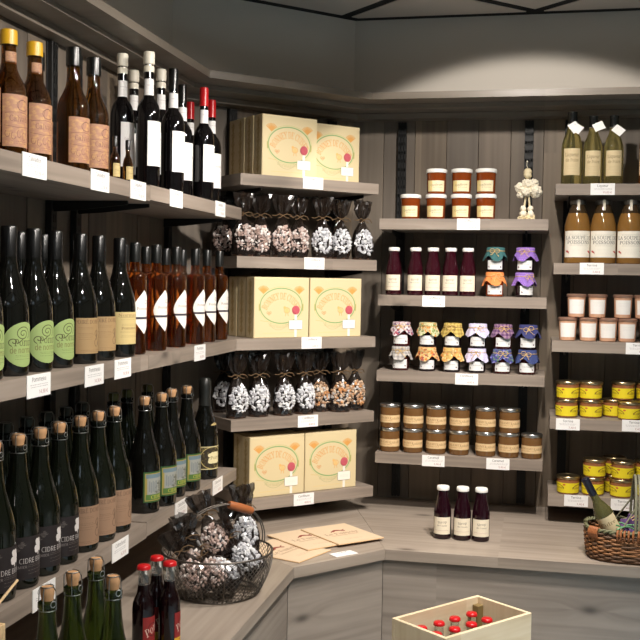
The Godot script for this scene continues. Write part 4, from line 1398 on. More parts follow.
# ---------------------------------------------------------------- jam shelves
func cloth_lid(seed_n: int, r: float, top: float) -> ArrayMesh:
	var nz := FastNoiseLite.new()
	nz.seed = seed_n
	nz.frequency = 0.7
	var cols := 40
	var rows := [[0.0, top + 0.001, 0.0], [r * 0.6, top + 0.0012, 0.0], [r * 0.96, top + 0.0006, 0.0], [r + 0.0008, top - 0.002, 0.0], [r + 0.0008, top - 0.0105, 0.02], [r + 0.0004, top - 0.013, 0.03], [r + 0.0028, top - 0.0175, 0.25], [r + 0.0052, top - 0.024, 0.6], [r + 0.007, top - 0.032, 1.0]]
	var grid := []
	for q in rows:
		var line := []
		for k in cols:
			var t := TAU * k / cols
			var w: float = q[2]
			var corner := absf(sin(2.0 * t + seed_n * 0.4))
			var rr: float = q[0] + w * (0.0042 * corner + 0.0028 * sin(t * 9.0 + seed_n) + 0.004 * nz.get_noise_2d(cos(t) * 2.0, sin(t) * 2.0))
			var y: float = q[1] - w * (0.013 * corner + 0.004 * nz.get_noise_2d(cos(t) * 3.0 + 7.0, sin(t) * 3.0)) + w * 0.006 * (1.0 - corner)
			line.append(Vector3(sin(t) * rr, y, cos(t) * rr))
		grid.append(line)
	var st := begin()
	st.set_smooth_group(0)
	for i in rows.size() - 1:
		for k in cols:
			var k1 := (k + 1) % cols
			var v := []
			for c in [[i, k], [i, k1], [i + 1, k1], [i + 1, k]]:
				var p: Vector3 = grid[c[0]][c[1]]
				var n := Vector3.UP if c[0] < 3 else Vector3(p.x, 0.012, p.z).normalized()
				if c[0] >= 6:
					var l: Vector3 = grid[c[0]][(c[1] + cols - 1) % cols]
					var r2: Vector3 = grid[c[0]][(c[1] + 1) % cols]
					var d: Vector3 = grid[c[0] - 1][c[1]]
					n = (r2 - l).cross(d - p).normalized()
					if n.dot(Vector3(p.x, 0.02, p.z)) < 0:
						n = -n
				v.append([p, n, Vector2(atan2(p.x, p.z) / TAU * 4.0 if c[0] > 2 else p.x * 20.0, (p.y if c[0] > 2 else p.z) * 20.0)])
			if i > 0:
				tri(st, v[0], v[1], v[2])
			tri(st, v[0], v[2], v[3])
	return st.commit()

func fabric(key: String, kind: String, a: Color, b: Color, c: Color) -> StandardMaterial3D:
	var im := blank(96, 96, a)
	var r := RandomNumberGenerator.new()
	r.seed = key.hash() % 10000
	if kind == "check":
		for y in 96:
			for x in 96:
				var q := int((x / 12) % 2) + int((y / 12) % 2)
				im.set_pixel(x, y, a if q == 0 else (a.lerp(b, 0.5) if q == 1 else b))
	elif kind == "dots":
		for y in 8:
			for x in 8:
				disc(im, Vector2(x * 12 + 6 * (y % 2) + 3, y * 12 + 6), 2.4, b)
	elif kind == "flowers":
		for k in 46:
			disc(im, Vector2(r.randf() * 96, r.randf() * 96), r.randf_range(3, 8), b if r.randf() < 0.55 else c)
	var m := mat(key, Color.WHITE, 0.85, 0.0, ImageTexture.create_from_image(im))
	m.cull_mode = BaseMaterial3D.CULL_DISABLED
	return m

func cloth_jar(called: String, jam_c: Color, cloth: Material, label: Material, seed_n: int) -> Node3D:
	var p := proto(called, "jar")
	var g := mat("jam_%s" % jam_c.to_html(), jam_c, 0.06)
	part("glass_jar", lathe(pts([0, 0.002, 0.024, 0, 0.0275, 0.002, 0.0285, 0.006, 0.0285, 0.052, 0.0275, 0.058, 0.0265, 0.06, 0, 0.06]), 28), g, p)
	part("label", wrap_label(0.029, 0.029, 0.008, 0.038, 0.95), label, p)
	part("lid", lathe(pts([0.0275, 0.064, 0.0285, 0.064, 0.0285, 0.0795, 0, 0.08]), 24), mat("tin_lid", rgb(190, 188, 182), 0.35, 1.0), p)
	var cover := part("cloth_cover", cloth_lid(seed_n, 0.0292, 0.0805), cloth, p)
	var st := begin()
	var y := 0.0685
	add_tube(st, circle(0.031, y, 20), 0.0009, 4)
	var rr := RandomNumberGenerator.new()
	rr.seed = seed_n
	var lean := rr.randf_range(-0.6, 0.6)
	for s in [-1.0, 1.0]:
		var loop := []
		for k in 11:
			var t := TAU * k / 10
			loop.append(Vector3(lean * 0.006 + s * (0.008 - 0.008 * cos(t)), y + 0.007 * sin(t) + s * lean * 0.006, 0.032 + 0.003 * sin(t / 2)))
		add_tube(st, loop, 0.0009, 4)
		add_tube(st, [Vector3(0, y, 0.0325), Vector3(s * 0.008 + lean * 0.01, y - 0.012, 0.0385), Vector3(s * 0.014 + lean * 0.02, y - 0.022 + 0.012 * rr.randf(), 0.041)], 0.0009, 4)
	part("raffia_bow", st.commit(), mat("raffia_pale", rgb(206, 172, 112), 0.7), cover)
	return p

func build_jam_shelves() -> void:
	var white_cap := mat("cap_white", rgb(232, 230, 224), 0.35)
	# prints
	var im := blank(160, 100, rgb(232, 218, 178))
	im.fill_rect(Rect2i(0, 0, 46, 100), rgb(214, 192, 132))
	write(im, "Confiture", 26, Vector2(84, 40), rgb(96, 84, 62), serif, 0.0, 0.95, -0.08)
	write(im, "de Pommes", 15, Vector2(96, 62), rgb(120, 104, 80), serif)
	small_lines(im, 50, 140, [78, 86], rgb(150, 134, 104), 3, 1)
	var jam_label := printed("print_jam", im)
	im = blank(160, 160, rgb(226, 216, 194))
	write(im, "Sirop", 30, Vector2(84, 46), rgb(92, 80, 66), serif, 0.0, 1.0, -0.1)
	write(im, "de Cassis", 20, Vector2(84, 78), rgb(110, 96, 80), serif)
	stroke(im, [Vector2(20, 124), Vector2(140, 124)], 2.0, rgb(170, 120, 120))
	small_lines(im, 40, 130, [100, 110, 136], rgb(150, 136, 118), 4, 1)
	var juice_label := printed("print_juice", im)
	im = blank(160, 90, rgb(222, 222, 220))
	write(im, "Confiture", 20, Vector2(80, 36), rgb(120, 116, 118), serif)
	small_lines(im, 44, 120, [52, 60], rgb(150, 146, 150), 6, 1)
	for s in [20, 140]:
		disc(im, Vector2(s, 66), 7, rgb(82, 72, 82))
		disc(im, Vector2(s - 3, 60), 4, rgb(120, 70, 80))
	var cloth_label := printed("print_cloth_jar", im)
	im = blank(240, 90, rgb(216, 186, 140))
	var r := RandomNumberGenerator.new()
	r.seed = 4
	for x in 240:
		for y in [0, 1, 2, 3, 4, 85, 86, 87, 88, 89]:
			if r.randf() < 0.55:
				im.set_pixel(x, y, rgb(150, 112, 70))
	write(im, "CARAMEL", 34, Vector2(78, 34), rgb(128, 92, 56), serif, 0.0, 0.8)
	write(im, "AU BEURRE SALÉ", 20, Vector2(84, 62), rgb(140, 104, 66), serif, 0.0, 0.8)
	write(im, "CARAMEL", 34, Vector2(190, 40), rgb(128, 92, 56), serif, 0.0, 0.7)
	var caramel_label := printed("print_caramel", im)

	# amber jam jars with white lids
	var jam := mat("jam_amber", rgb(122, 54, 18), 0.05)
	var jp := proto("jam_jar", "jar")
	part("glass_jar", lathe(pts([0, 0.002, 0.026, 0, 0.0295, 0.002, 0.0305, 0.006, 0.0325, 0.064, 0.0325, 0.07, 0, 0.07]), 28), jam, jp)
	part("label", wrap_label(0.0313, 0.0322, 0.008, 0.044, 0.98), jam_label, jp)
	part("lid", lathe(pts([0.033, 0.0702, 0.035, 0.0706, 0.0355, 0.073, 0.0355, 0.079, 0.034, 0.0825, 0.03, 0.0838, 0, 0.0838]), 28), white_cap, jp)
	for k in 4:
		place(jp, Vector3([-0.434, -0.349, -0.265, -0.184][k], 1.7102, -3.45), -0.05, ["amber jam jar with white lid standing alone without one on top", "amber jam jar with white lid, lower one beside the single jar", "amber jam jar with white lid, lower one of the middle stack", "amber jam jar with white lid, lower one beside the figurine"][k], "amber jam jars")
	for k in 3:
		place(jp, Vector3([-0.349, -0.265, -0.185][k], 1.7102 + 0.084, -3.451), 0.06 - 0.08 * k, ["amber jam jar with white lid, upper one nearest the single jar", "amber jam jar with white lid, upper one of the middle stack", "amber jam jar with white lid, upper one nearest the figurine"][k], "amber jam jars")
	figurine(Vector3(-0.05, 1.7102, -3.455))

	# small dark red bottles with white caps
	var syrup := mat("syrup_red", rgb(46, 9, 19), 0.05)
	var jb := pts([0, 0.003, 0.022, 0, 0.0258, 0.002, 0.0268, 0.006, 0.0268, 0.075, 0.0262, 0.084, 0.0235, 0.1, 0.0195, 0.118, 0.017, 0.132, 0.0165, 0.147, 0, 0.147])
	var bp := capped("syrup_bottle", "bottle", jb, syrup, pts([0.017, 0.1475, 0.0188, 0.148, 0.0192, 0.15, 0.0192, 0.157, 0.0175, 0.16, 0, 0.16]), white_cap)
	part("label", wrap_label(0.0274, 0.0274, 0.016, 0.068, 1.1), juice_label, bp)
	for k in 5:
		place(bp, Vector3([-0.486, -0.413, -0.354, -0.295, -0.238][k], 1.456, -3.445), -0.05 + 0.06 * (k % 3), row_label("dark red syrup bottle with white cap", k, "counting from the corner shelves"), "syrup bottles on the jam shelf")
	var dark_syrup := mat("syrup_dark", rgb(30, 8, 16), 0.05)
	var bq := capped("syrup_bottle", "bottle", jb, dark_syrup, pts([0.017, 0.1475, 0.0188, 0.148, 0.0192, 0.15, 0.0192, 0.157, 0.0175, 0.16, 0, 0.16]), white_cap)
	part("label", wrap_label(0.0274, 0.0274, 0.016, 0.068, 1.1), juice_label, bq)
	for k in 3:
		place(bq, Vector3([-0.276, -0.216, -0.16][k], COUNTER, -3.125), 0.05 * k, ["dark syrup bottle with white cap on the worktop, nearest the corner", "dark syrup bottle with white cap on the worktop, middle of three", "dark syrup bottle with white cap on the worktop, nearest the wicker basket"][k], "syrup bottles on the worktop")

	# jars under cloth
	var red_jam := rgb(60, 14, 16)
	var dark_jam := rgb(26, 12, 20)
	var looks := [
		["teal cloth", fabric("cloth_teal", "plain", rgb(46, 92, 92), Color.BLACK, Color.BLACK), dark_jam], ["orange cloth", fabric("cloth_orange", "plain", rgb(226, 134, 70), Color.BLACK, Color.BLACK), rgb(140, 60, 24)],
		["purple spotted cloth", fabric("cloth_purple", "dots", rgb(126, 88, 172), rgb(186, 160, 214), Color.BLACK), dark_jam],
		["white and rose flowered cloth", fabric("cloth_rose", "flowers", rgb(206, 194, 196), rgb(150, 72, 88), rgb(96, 84, 110)), red_jam], ["green and orange flowered cloth", fabric("cloth_green", "flowers", rgb(190, 188, 150), rgb(112, 128, 64), rgb(206, 132, 60)), dark_jam], ["olive yellow cloth", fabric("cloth_olive", "check", rgb(196, 172, 92), rgb(150, 126, 58), Color.BLACK), dark_jam],
		["pale lavender cloth", fabric("cloth_lavender", "dots", rgb(206, 200, 226), rgb(176, 166, 208), Color.BLACK), dark_jam], ["plum checked cloth", fabric("cloth_plum", "check", rgb(150, 120, 140), rgb(84, 50, 92), Color.BLACK), red_jam], ["navy cloth", fabric("cloth_navy", "plain", rgb(50, 54, 104), Color.BLACK, Color.BLACK), dark_jam],
		["grey linen cloth", fabric("cloth_linen", "check", rgb(190, 184, 178), rgb(140, 136, 134), Color.BLACK), red_jam], ["orange and red flowered cloth", fabric("cloth_autumn", "flowers", rgb(206, 176, 120), rgb(208, 110, 44), rgb(140, 70, 60)), dark_jam], ["gold flowered cloth", fabric("cloth_gold", "flowers", rgb(196, 164, 92), rgb(206, 128, 60), rgb(220, 200, 150)), dark_jam],
		["white lavender cloth", fabric("cloth_lavender", "dots", Color.WHITE, Color.WHITE, Color.WHITE), dark_jam], ["navy flowered cloth", fabric("cloth_blueflower", "flowers", rgb(60, 64, 120), rgb(130, 126, 186), rgb(90, 120, 90)), red_jam], ["dark blue cloth", fabric("cloth_darkblue", "dots", rgb(48, 60, 108), rgb(70, 84, 140), Color.BLACK), red_jam]]
	var jars := []
	for k in looks.size():
		jars.append(cloth_jar("covered_jam_jar", looks[k][2], looks[k][1], cloth_label, k + 3))
	var up := 0.0822
	place(jars[1], Vector3(-0.149, 1.456, -3.45), 0.1, "jam jar under an orange cloth, below the teal one", "cloth topped jars")
	place(jars[0], Vector3(-0.148, 1.456 + up, -3.45), -0.05, "jam jar under a teal cloth, stacked on the orange one", "cloth topped jars")
	place(jars[2], Vector3(-0.053, 1.456, -3.45), 0.5, "jam jar under a purple spotted cloth, lower of its stack", "cloth topped jars")
	place(jars[2], Vector3(-0.051, 1.456 + up, -3.45), -0.1, "jam jar under a purple spotted cloth, upper of its stack", "cloth topped jars")
	var xs := [-0.458, -0.368, -0.285, -0.202, -0.119, -0.037]
	for k in 6:
		place(jars[9 + k], Vector3(xs[k], 1.202, -3.45), 0.1 * sin(k * 2.0), "jam jar under a %s in the lower row of the twelve" % looks[9 + k][0], "cloth topped jars")
		place(jars[3 + k], Vector3(xs[k] + 0.001, 1.202 + up, -3.45), -0.1 * sin(k * 1.3), "jam jar under a %s in the upper row of the twelve" % looks[3 + k][0], "cloth topped jars")

	# brown caramel jars with silver lids
	var caramel := mat("caramel", rgb(108, 76, 44), 0.06)
	var cp := proto("caramel_jar", "jar")
	part("glass_jar", lathe(pts([0, 0.002, 0.03, 0, 0.0328, 0.002, 0.0335, 0.006, 0.0335, 0.066, 0.0325, 0.07, 0, 0.07]), 28), caramel, cp)
	part("label", wrap_label(0.0341, 0.0341, 0.018, 0.044, 1.45), caramel_label, cp)
	part("lid", lathe(pts([0.0325, 0.0702, 0.0342, 0.0704, 0.0348, 0.072, 0.0348, 0.079, 0.0335, 0.0808, 0.031, 0.0808, 0.030, 0.0800, 0, 0.08]), 28), mat("tin_silver", rgb(206, 204, 200), 0.28, 1.0), cp)
	var xc := [-0.489, -0.41, -0.332, -0.255, -0.167, -0.091, -0.016]
	for k in 7:
		place(cp, Vector3(xc[k], 0.926, -3.446), -0.1 * sin(k * 1.9), row_label("brown caramel jar with silver lid in the lower row", k, "counting from the corner shelves") if k < 6 else "brown caramel jar with silver lid standing alone at the row end", "caramel jars")
		if k < 6:
			place(cp, Vector3(xc[k] + 0.002 * sin(k * 3.0), 0.926 + 0.081, -3.447), 0.1 * sin(k * 1.3), row_label("brown caramel jar with silver lid in the upper row", k, "counting from the corner shelves"), "caramel jars")

func figurine(at: Vector3) -> void:
	var t := thing("figurine", "cream figurine with ruffled bulging body, boots and small cap", "figurine", at, 0.1)
	var ivory := mat("ivory", rgb(226, 210, 172), 0.55)
	var pale := mat("ivory_pale", rgb(238, 228, 206), 0.6)
	var st := begin()
	for k in 7:
		add_lump(st, Vector3(-0.018 + 0.006 * k, 0.006, 0.006 * sin(k * 2.2)), Vector3(0.011, 0.007, 0.012), 300 + k, 0.5, Color.WHITE, true, 9, 12)
	part("mound", st.commit(), ivory, t)
	for s in [-1.0, 1.0]:
		st = begin()
		add_lump(st, Vector3(0.0125 * s, 0.02, 0.003), Vector3(0.0115, 0.013, 0.012), 320 + int(s), 0.2, Color.WHITE, false, 8, 10)
		add_lump(st, Vector3(0.0115 * s, 0.037, 0.0), Vector3(0.0105, 0.012, 0.01), 322 + int(s), 0.25, Color.WHITE, false, 8, 10)
		part("boot", st.commit(), pale, t)
		st = begin()
		add_tube(st, [Vector3(0.009 * s, 0.042, 0), Vector3(0.007 * s, 0.06, 0), Vector3(0.005 * s, 0.075, 0)], 0.0035, 8)
		part("leg", st.commit(), ivory, t)
	st = begin()
	var lobes := [[0.0, 0.098, -0.004, 0.021], [-0.025, 0.106, 0.002, 0.0165], [0.027, 0.094, 0.006, 0.022], [0.018, 0.119, 0.0, 0.018], [-0.004, 0.117, 0.006, 0.017], [-0.008, 0.092, 0.012, 0.016], [-0.022, 0.083, 0.0, 0.013]]
	for k in lobes.size():
		var l: Array = lobes[k]
		add_lump(st, Vector3(l[0], l[1], l[2]), Vector3(l[3], l[3] * 0.95, l[3] * 0.9), 340 + k, 0.17, Color.WHITE, true, 18, 28)
	part("ruffled_body", st.commit(), pale, t)
	st = begin()
	add_lump(st, Vector3(0, 0.147, 0.002), Vector3(0.0125, 0.014, 0.0125), 365, 0.1, Color.WHITE, false, 12, 16)
	for s in [-1.0, 1.0]:
		add_lump(st, Vector3(0.0055 * s, 0.145, 0.0115), Vector3(0.005, 0.0045, 0.004), 366, 0.1, Color.WHITE, false, 6, 8)
	part("head", st.commit(), ivory, t)
	part("cap", lathe(pts([0, 0.154, 0.0135, 0.1545, 0.0138, 0.159, 0.0115, 0.165, 0.007, 0.169, 0, 0.17]), 18), ivory, t)
	st = begin()
	add_tube(st, [Vector3(0, 0.168, 0), Vector3(-0.004, 0.18, 0), Vector3(-0.003, 0.19, 0.002)], 0.0009, 5)
	add_lump(st, Vector3(-0.003, 0.192, 0.002), Vector3(0.003, 0.0025, 0.003), 370, 0.1, Color.WHITE, false, 6, 8)
	part("sprig", st.commit(), pale, t)

# ---------------------------------------------------------------- the shelves beyond the jam
func build_far_shelves() -> void:
	var im := blank(120, 160, rgb(214, 194, 152))
	write(im, "Liqueur", 28, Vector2(60, 38), rgb(110, 84, 54), serif, 0.0, 0.9)
	write(im, "de Poire", 26, Vector2(62, 70), rgb(120, 92, 60), serif, 0.0, 0.9)
	small_lines(im, 24, 100, [100, 110, 122, 140], rgb(140, 112, 76), 8, 1)
	var pear_label := printed("print_liqueur", im)
	im = blank(200, 200, rgb(232, 226, 212))
	write(im, "LA SOUPE DE", 36, Vector2(104, 52), rgb(50, 44, 40), serif, 0.0, 0.8)
	write(im, "POISSONS", 36, Vector2(104, 86), rgb(50, 44, 40), serif, 0.0, 0.9)
	small_lines(im, 40, 170, [24, 32, 104, 112], rgb(120, 110, 100), 13, 2)
	for s in [24, 180]:
		disc(im, Vector2(s, 156), 8, rgb(190, 62, 60))
		disc(im, Vector2(s + 10, 162), 6, rgb(176, 80, 70))
		stroke(im, [Vector2(s - 14, 150), Vector2(s + 18, 172)], 3.0, rgb(180, 70, 64))
	small_lines(im, 60, 150, [140, 150, 160, 170], rgb(170, 160, 150), 14, 1)
	var soup_label := printed("print_soup", im)
	im = blank(120, 140, rgb(230, 226, 220))
	small_lines(im, 24, 96, [26, 34, 46, 54, 62], rgb(160, 150, 146), 17, 1)
	var plain_label := printed("print_plain", im)
	im = blank(320, 110, rgb(226, 206, 30))
	for k in 2:
		var c := Vector2(80 + 160 * k, 58)
		ring(im, c + Vector2(0, 14), Vector2(52, 48), 5.0, rgb(120, 84, 30), PI * 1.08, TAU - 0.25)
		write(im, "Rillettes", 30, c + Vector2(0, 0), rgb(92, 52, 24), serif, 0.0, 0.95)
		small_lines(im, int(c.x) - 44, int(c.x) + 44, [76, 86, 94], rgb(150, 130, 40), 20 + k, 2)
		disc(im, c + Vector2(54, -34), 9, rgb(190, 90, 50))
		im.fill_rect(Rect2i(int(c.x) - 80, 0, 160, 5), rgb(170, 112, 60))
	var yellow_label := printed("print_yellow", im)

	# tagged liqueur bottles
	var straw := glass("liqueur_straw", rgb(236, 224, 150), 0.95)
	var neck_black := mat("capsule_black", Color.BLACK, 0.35)
	var prof := pts([0, 0.006, 0.029, 0, 0.032, 0.002, 0.033, 0.007, 0.033, 0.12, 0.032, 0.134, 0.027, 0.152, 0.0195, 0.17, 0.0148, 0.186, 0.0135, 0.2, 0.0135, 0.224, 0, 0.224])
	var lp := capped("liqueur_flask", "bottle", prof, straw, pts([0.0137, 0.196, 0.0148, 0.196, 0.0146, 0.226, 0.0155, 0.228, 0.0155, 0.236, 0, 0.2365]), neck_black)
	part("label", wrap_label(0.0336, 0.0336, 0.03, 0.116, 0.85), pear_label, lp)
	var paper := mat("tag_paper", rgb(240, 238, 234), 0.6)
	var string := mat("string_grey", rgb(150, 150, 146), 0.7)
	var spots := [[0.089, -3.452, 0.62, 0.012, "nearest the gap beside the jam shelves", 0.003], [0.156, -3.468, -0.42, 0.016, "in the middle of three", 0.02], [0.221, -3.468, 0.72, 0.012, "past the middle one", 0.006]]
	for k in 3:
		var s: Array = spots[k]
		var b := place(lp, Vector3(s[0], 1.8235, s[1]), 0.0, "pale yellow liqueur bottle with a white tag, %s" % s[4], "tagged liqueur bottles")
		if k > 0:
			b.scale = Vector3.ONE * 0.95
		var lean := Basis(Vector3.BACK, -s[2])
		var tag := begin()
		add_box(tag, Vector3(s[3], 0.178 + s[5], 0.0285), Vector3(0.036, 0.03, 0.0007), 0.0, Basis(Vector3.RIGHT, -0.35) * lean)
		var hung := part("paper_tag", tag.commit(), paper, b)
		if k == 0:
			tag = begin()
			add_box(tag, Vector3(s[3] - 0.006, 0.181 + s[5], 0.0255), Vector3(0.036, 0.03, 0.0007), 0.0, Basis(Vector3.RIGHT, -0.35) * Basis(Vector3.BACK, -s[2] - 0.35))
			part("paper_tag", tag.commit(), paper, b)
		var loop := begin()
		add_tube(loop, circle(0.0155, 0.197, 16), 0.0009, 4)
		add_tube(loop, [Vector3(0.002, 0.197, 0.0155), Vector3(0.004, 0.196, 0.019), Vector3(s[3] - 0.004, 0.192, 0.0275)], 0.0009, 4)
		part("string", loop.commit(), string, hung)
	var ep := capped("liqueur_flask", "bottle", prof, mat("liqueur_brown", rgb(86, 46, 18), 0.05), pts([0.0137, 0.196, 0.0148, 0.196, 0.0146, 0.226, 0.0155, 0.228, 0.0155, 0.236, 0, 0.2365]), neck_black)
	part("label", wrap_label(0.0336, 0.0336, 0.03, 0.116, 1.2), pear_label, ep)
	place(ep, Vector3(0.332, 1.8235, -3.46), 0.0, "brown liqueur bottle at the frame edge past the tagged ones")

	# soup bottles
	var soup := mat("soup_brown", rgb(128, 92, 46), 0.06)
	var sp := capped("soup_bottle", "bottle", pts([0, 0.004, 0.036, 0, 0.0405, 0.002, 0.0415, 0.007, 0.0415, 0.112, 0.0405, 0.124, 0.036, 0.146, 0.0305, 0.163, 0, 0.163]), soup, pts([0.0226, 0.1915, 0.0252, 0.192, 0.0258, 0.195, 0.0258, 0.203, 0.0245, 0.2055, 0, 0.206]), mat("tin_dull", rgb(128, 126, 122), 0.4, 1.0))
	part("glass_neck", lathe(pts([0.0305, 0.1632, 0.027, 0.173, 0.024, 0.182, 0.0222, 0.1915, 0, 0.1915]), 28), mat("neck_dark", rgb(58, 44, 28), 0.06), sp)
	part("label", wrap_label(0.0421, 0.0421, 0.02, 0.105, 1.2), soup_label, sp)
	var seal := begin()
	for q in [[Vector3(0, 0.2065, 0.012), Vector3(0, 0.2065, 0.0258), 0.0], [Vector3(0, 0.2065, 0.0262), Vector3(0, 0.19, 0.0266), 0.0], [Vector3(0, 0.19, 0.0266), Vector3(0, 0.172, 0.0296), 0.0]]:
		var a: Vector3 = q[0]
		var c: Vector3 = q[1]
		add_box(seal, (a + c) / 2, Vector3(0.008, 0.0006, a.distance_to(c) + 0.0006), 0.0, Basis.looking_at(c - a, Vector3.RIGHT) * Basis(Vector3.BACK, PI / 2))
	part("paper_seal", seal.commit(), mat("seal_paper", rgb(210, 200, 180), 0.6), sp)
	for k in 3:
		place(sp, Vector3([0.113, 0.194, 0.278][k], 1.569, -3.455), 0.05 - 0.03 * k, row_label("brown soup bottle with white label", k, "counting from the jam shelves"), "soup bottles")

	# pale glass jars with a flared lip
	var peach := mat("potted_peach", rgb(206, 160, 130), 0.08)
	var vp := proto("potted_jar", "jar")
	part("glass_jar", lathe(pts([0, 0.002, 0.022, 0, 0.0255, 0.002, 0.0262, 0.006, 0.0292, 0.066, 0, 0.066]), 28), peach, vp)
	part("label", wrap_label(0.0268, 0.029, 0.012, 0.058, 0.95), plain_label, vp)
	part("lid", lathe(pts([0.0292, 0.0661, 0.0315, 0.0665, 0.032, 0.069, 0.032, 0.073, 0.029, 0.076, 0, 0.0762]), 28), mat("lid_copper", rgb(176, 138, 118), 0.3, 0.6), vp)
	for k in 5:
		place(vp, Vector3([0.09, 0.155, 0.217, 0.277, 0.345][k], 1.318, -3.448), 0.05 * sin(k * 2.0), row_label("pale peach jar, lower row", k, "counting from the jam shelves"), "pale potted jars")
	for k in 4:
		place(vp, Vector3([0.116, 0.182, 0.262, 0.327][k], 1.318 + 0.0766, -3.45), 0.06 * sin(k * 3.0), row_label("pale peach jar, upper row", k, "counting from the jam shelves"), "pale potted jars")

	# low jars with yellow wrappers
	var meat := mat("potted_meat", rgb(150, 96, 60), 0.08)
	var yp := proto("rillettes_jar", "jar")
	part("glass_jar", lathe(pts([0, 0.002, 0.03, 0, 0.0335, 0.002, 0.0345, 0.006, 0.0362, 0.045, 0.0362, 0.05, 0, 0.05]), 28), meat, yp)
	part("label", wrap_label(0.0352, 0.0367, 0.006, 0.04, 2.3), yellow_label, yp)
	part("lid", lathe(pts([0.0362, 0.0502, 0.038, 0.0504, 0.0386, 0.052, 0.0386, 0.0565, 0.037, 0.0588, 0.033, 0.059, 0.032, 0.058, 0, 0.058]), 28), mat("tin_gold", rgb(190, 170, 132), 0.3, 1.0), yp)
	var up := 0.0592
	for a in [[0.093, 1.067, -3.452, "lower, nearest the gap beside the jam shelves, higher shelf"], [0.171, 1.067, -3.462, "lower, second along, higher shelf"], [0.29, 1.067, -3.445, "lower, in front past the empty space, higher shelf"], [0.246, 1.067, -3.51, "lower, set back beside the empty space, higher shelf"],
			[0.095, 1.067 + up, -3.453, "upper, nearest the gap beside the jam shelves, higher shelf"], [0.169, 1.067 + up, -3.463, "upper, second along, higher shelf"], [0.274, 1.067 + up, -3.5, "upper, past the empty space, higher shelf"], [0.352, 1.067, -3.51, "lower, at the frame edge, higher shelf"], [0.352, 1.067 + up, -3.51, "upper, at the frame edge, higher shelf"],
			[0.104, 0.815, -3.452, "single one above the leaning wine bottle"], [0.183, 0.815, -3.455, "lower, behind the leaning wine bottle"], [0.187, 0.815 + up, -3.456, "upper, above the leaning wine bottle"], [0.272, 0.815, -3.445, "lower, in front behind the basket handle"], [0.276, 0.815 + up, -3.446, "upper, in front behind the basket handle"], [0.252, 0.815, -3.52, "lower, set back behind the basket handle"], [0.254, 0.815 + up, -3.52, "upper, set back behind the basket handle"], [0.352, 0.815, -3.48, "lower, at the frame edge, low shelf"], [0.352, 0.815 + up, -3.48, "upper, at the frame edge, low shelf"]]:
		place(yp, Vector3(a[0], a[1], a[2]), 0.12 * sin(a[0] * 60.0), "squat jar with yellow wrapper, %s" % a[3], "yellow wrapped jars")

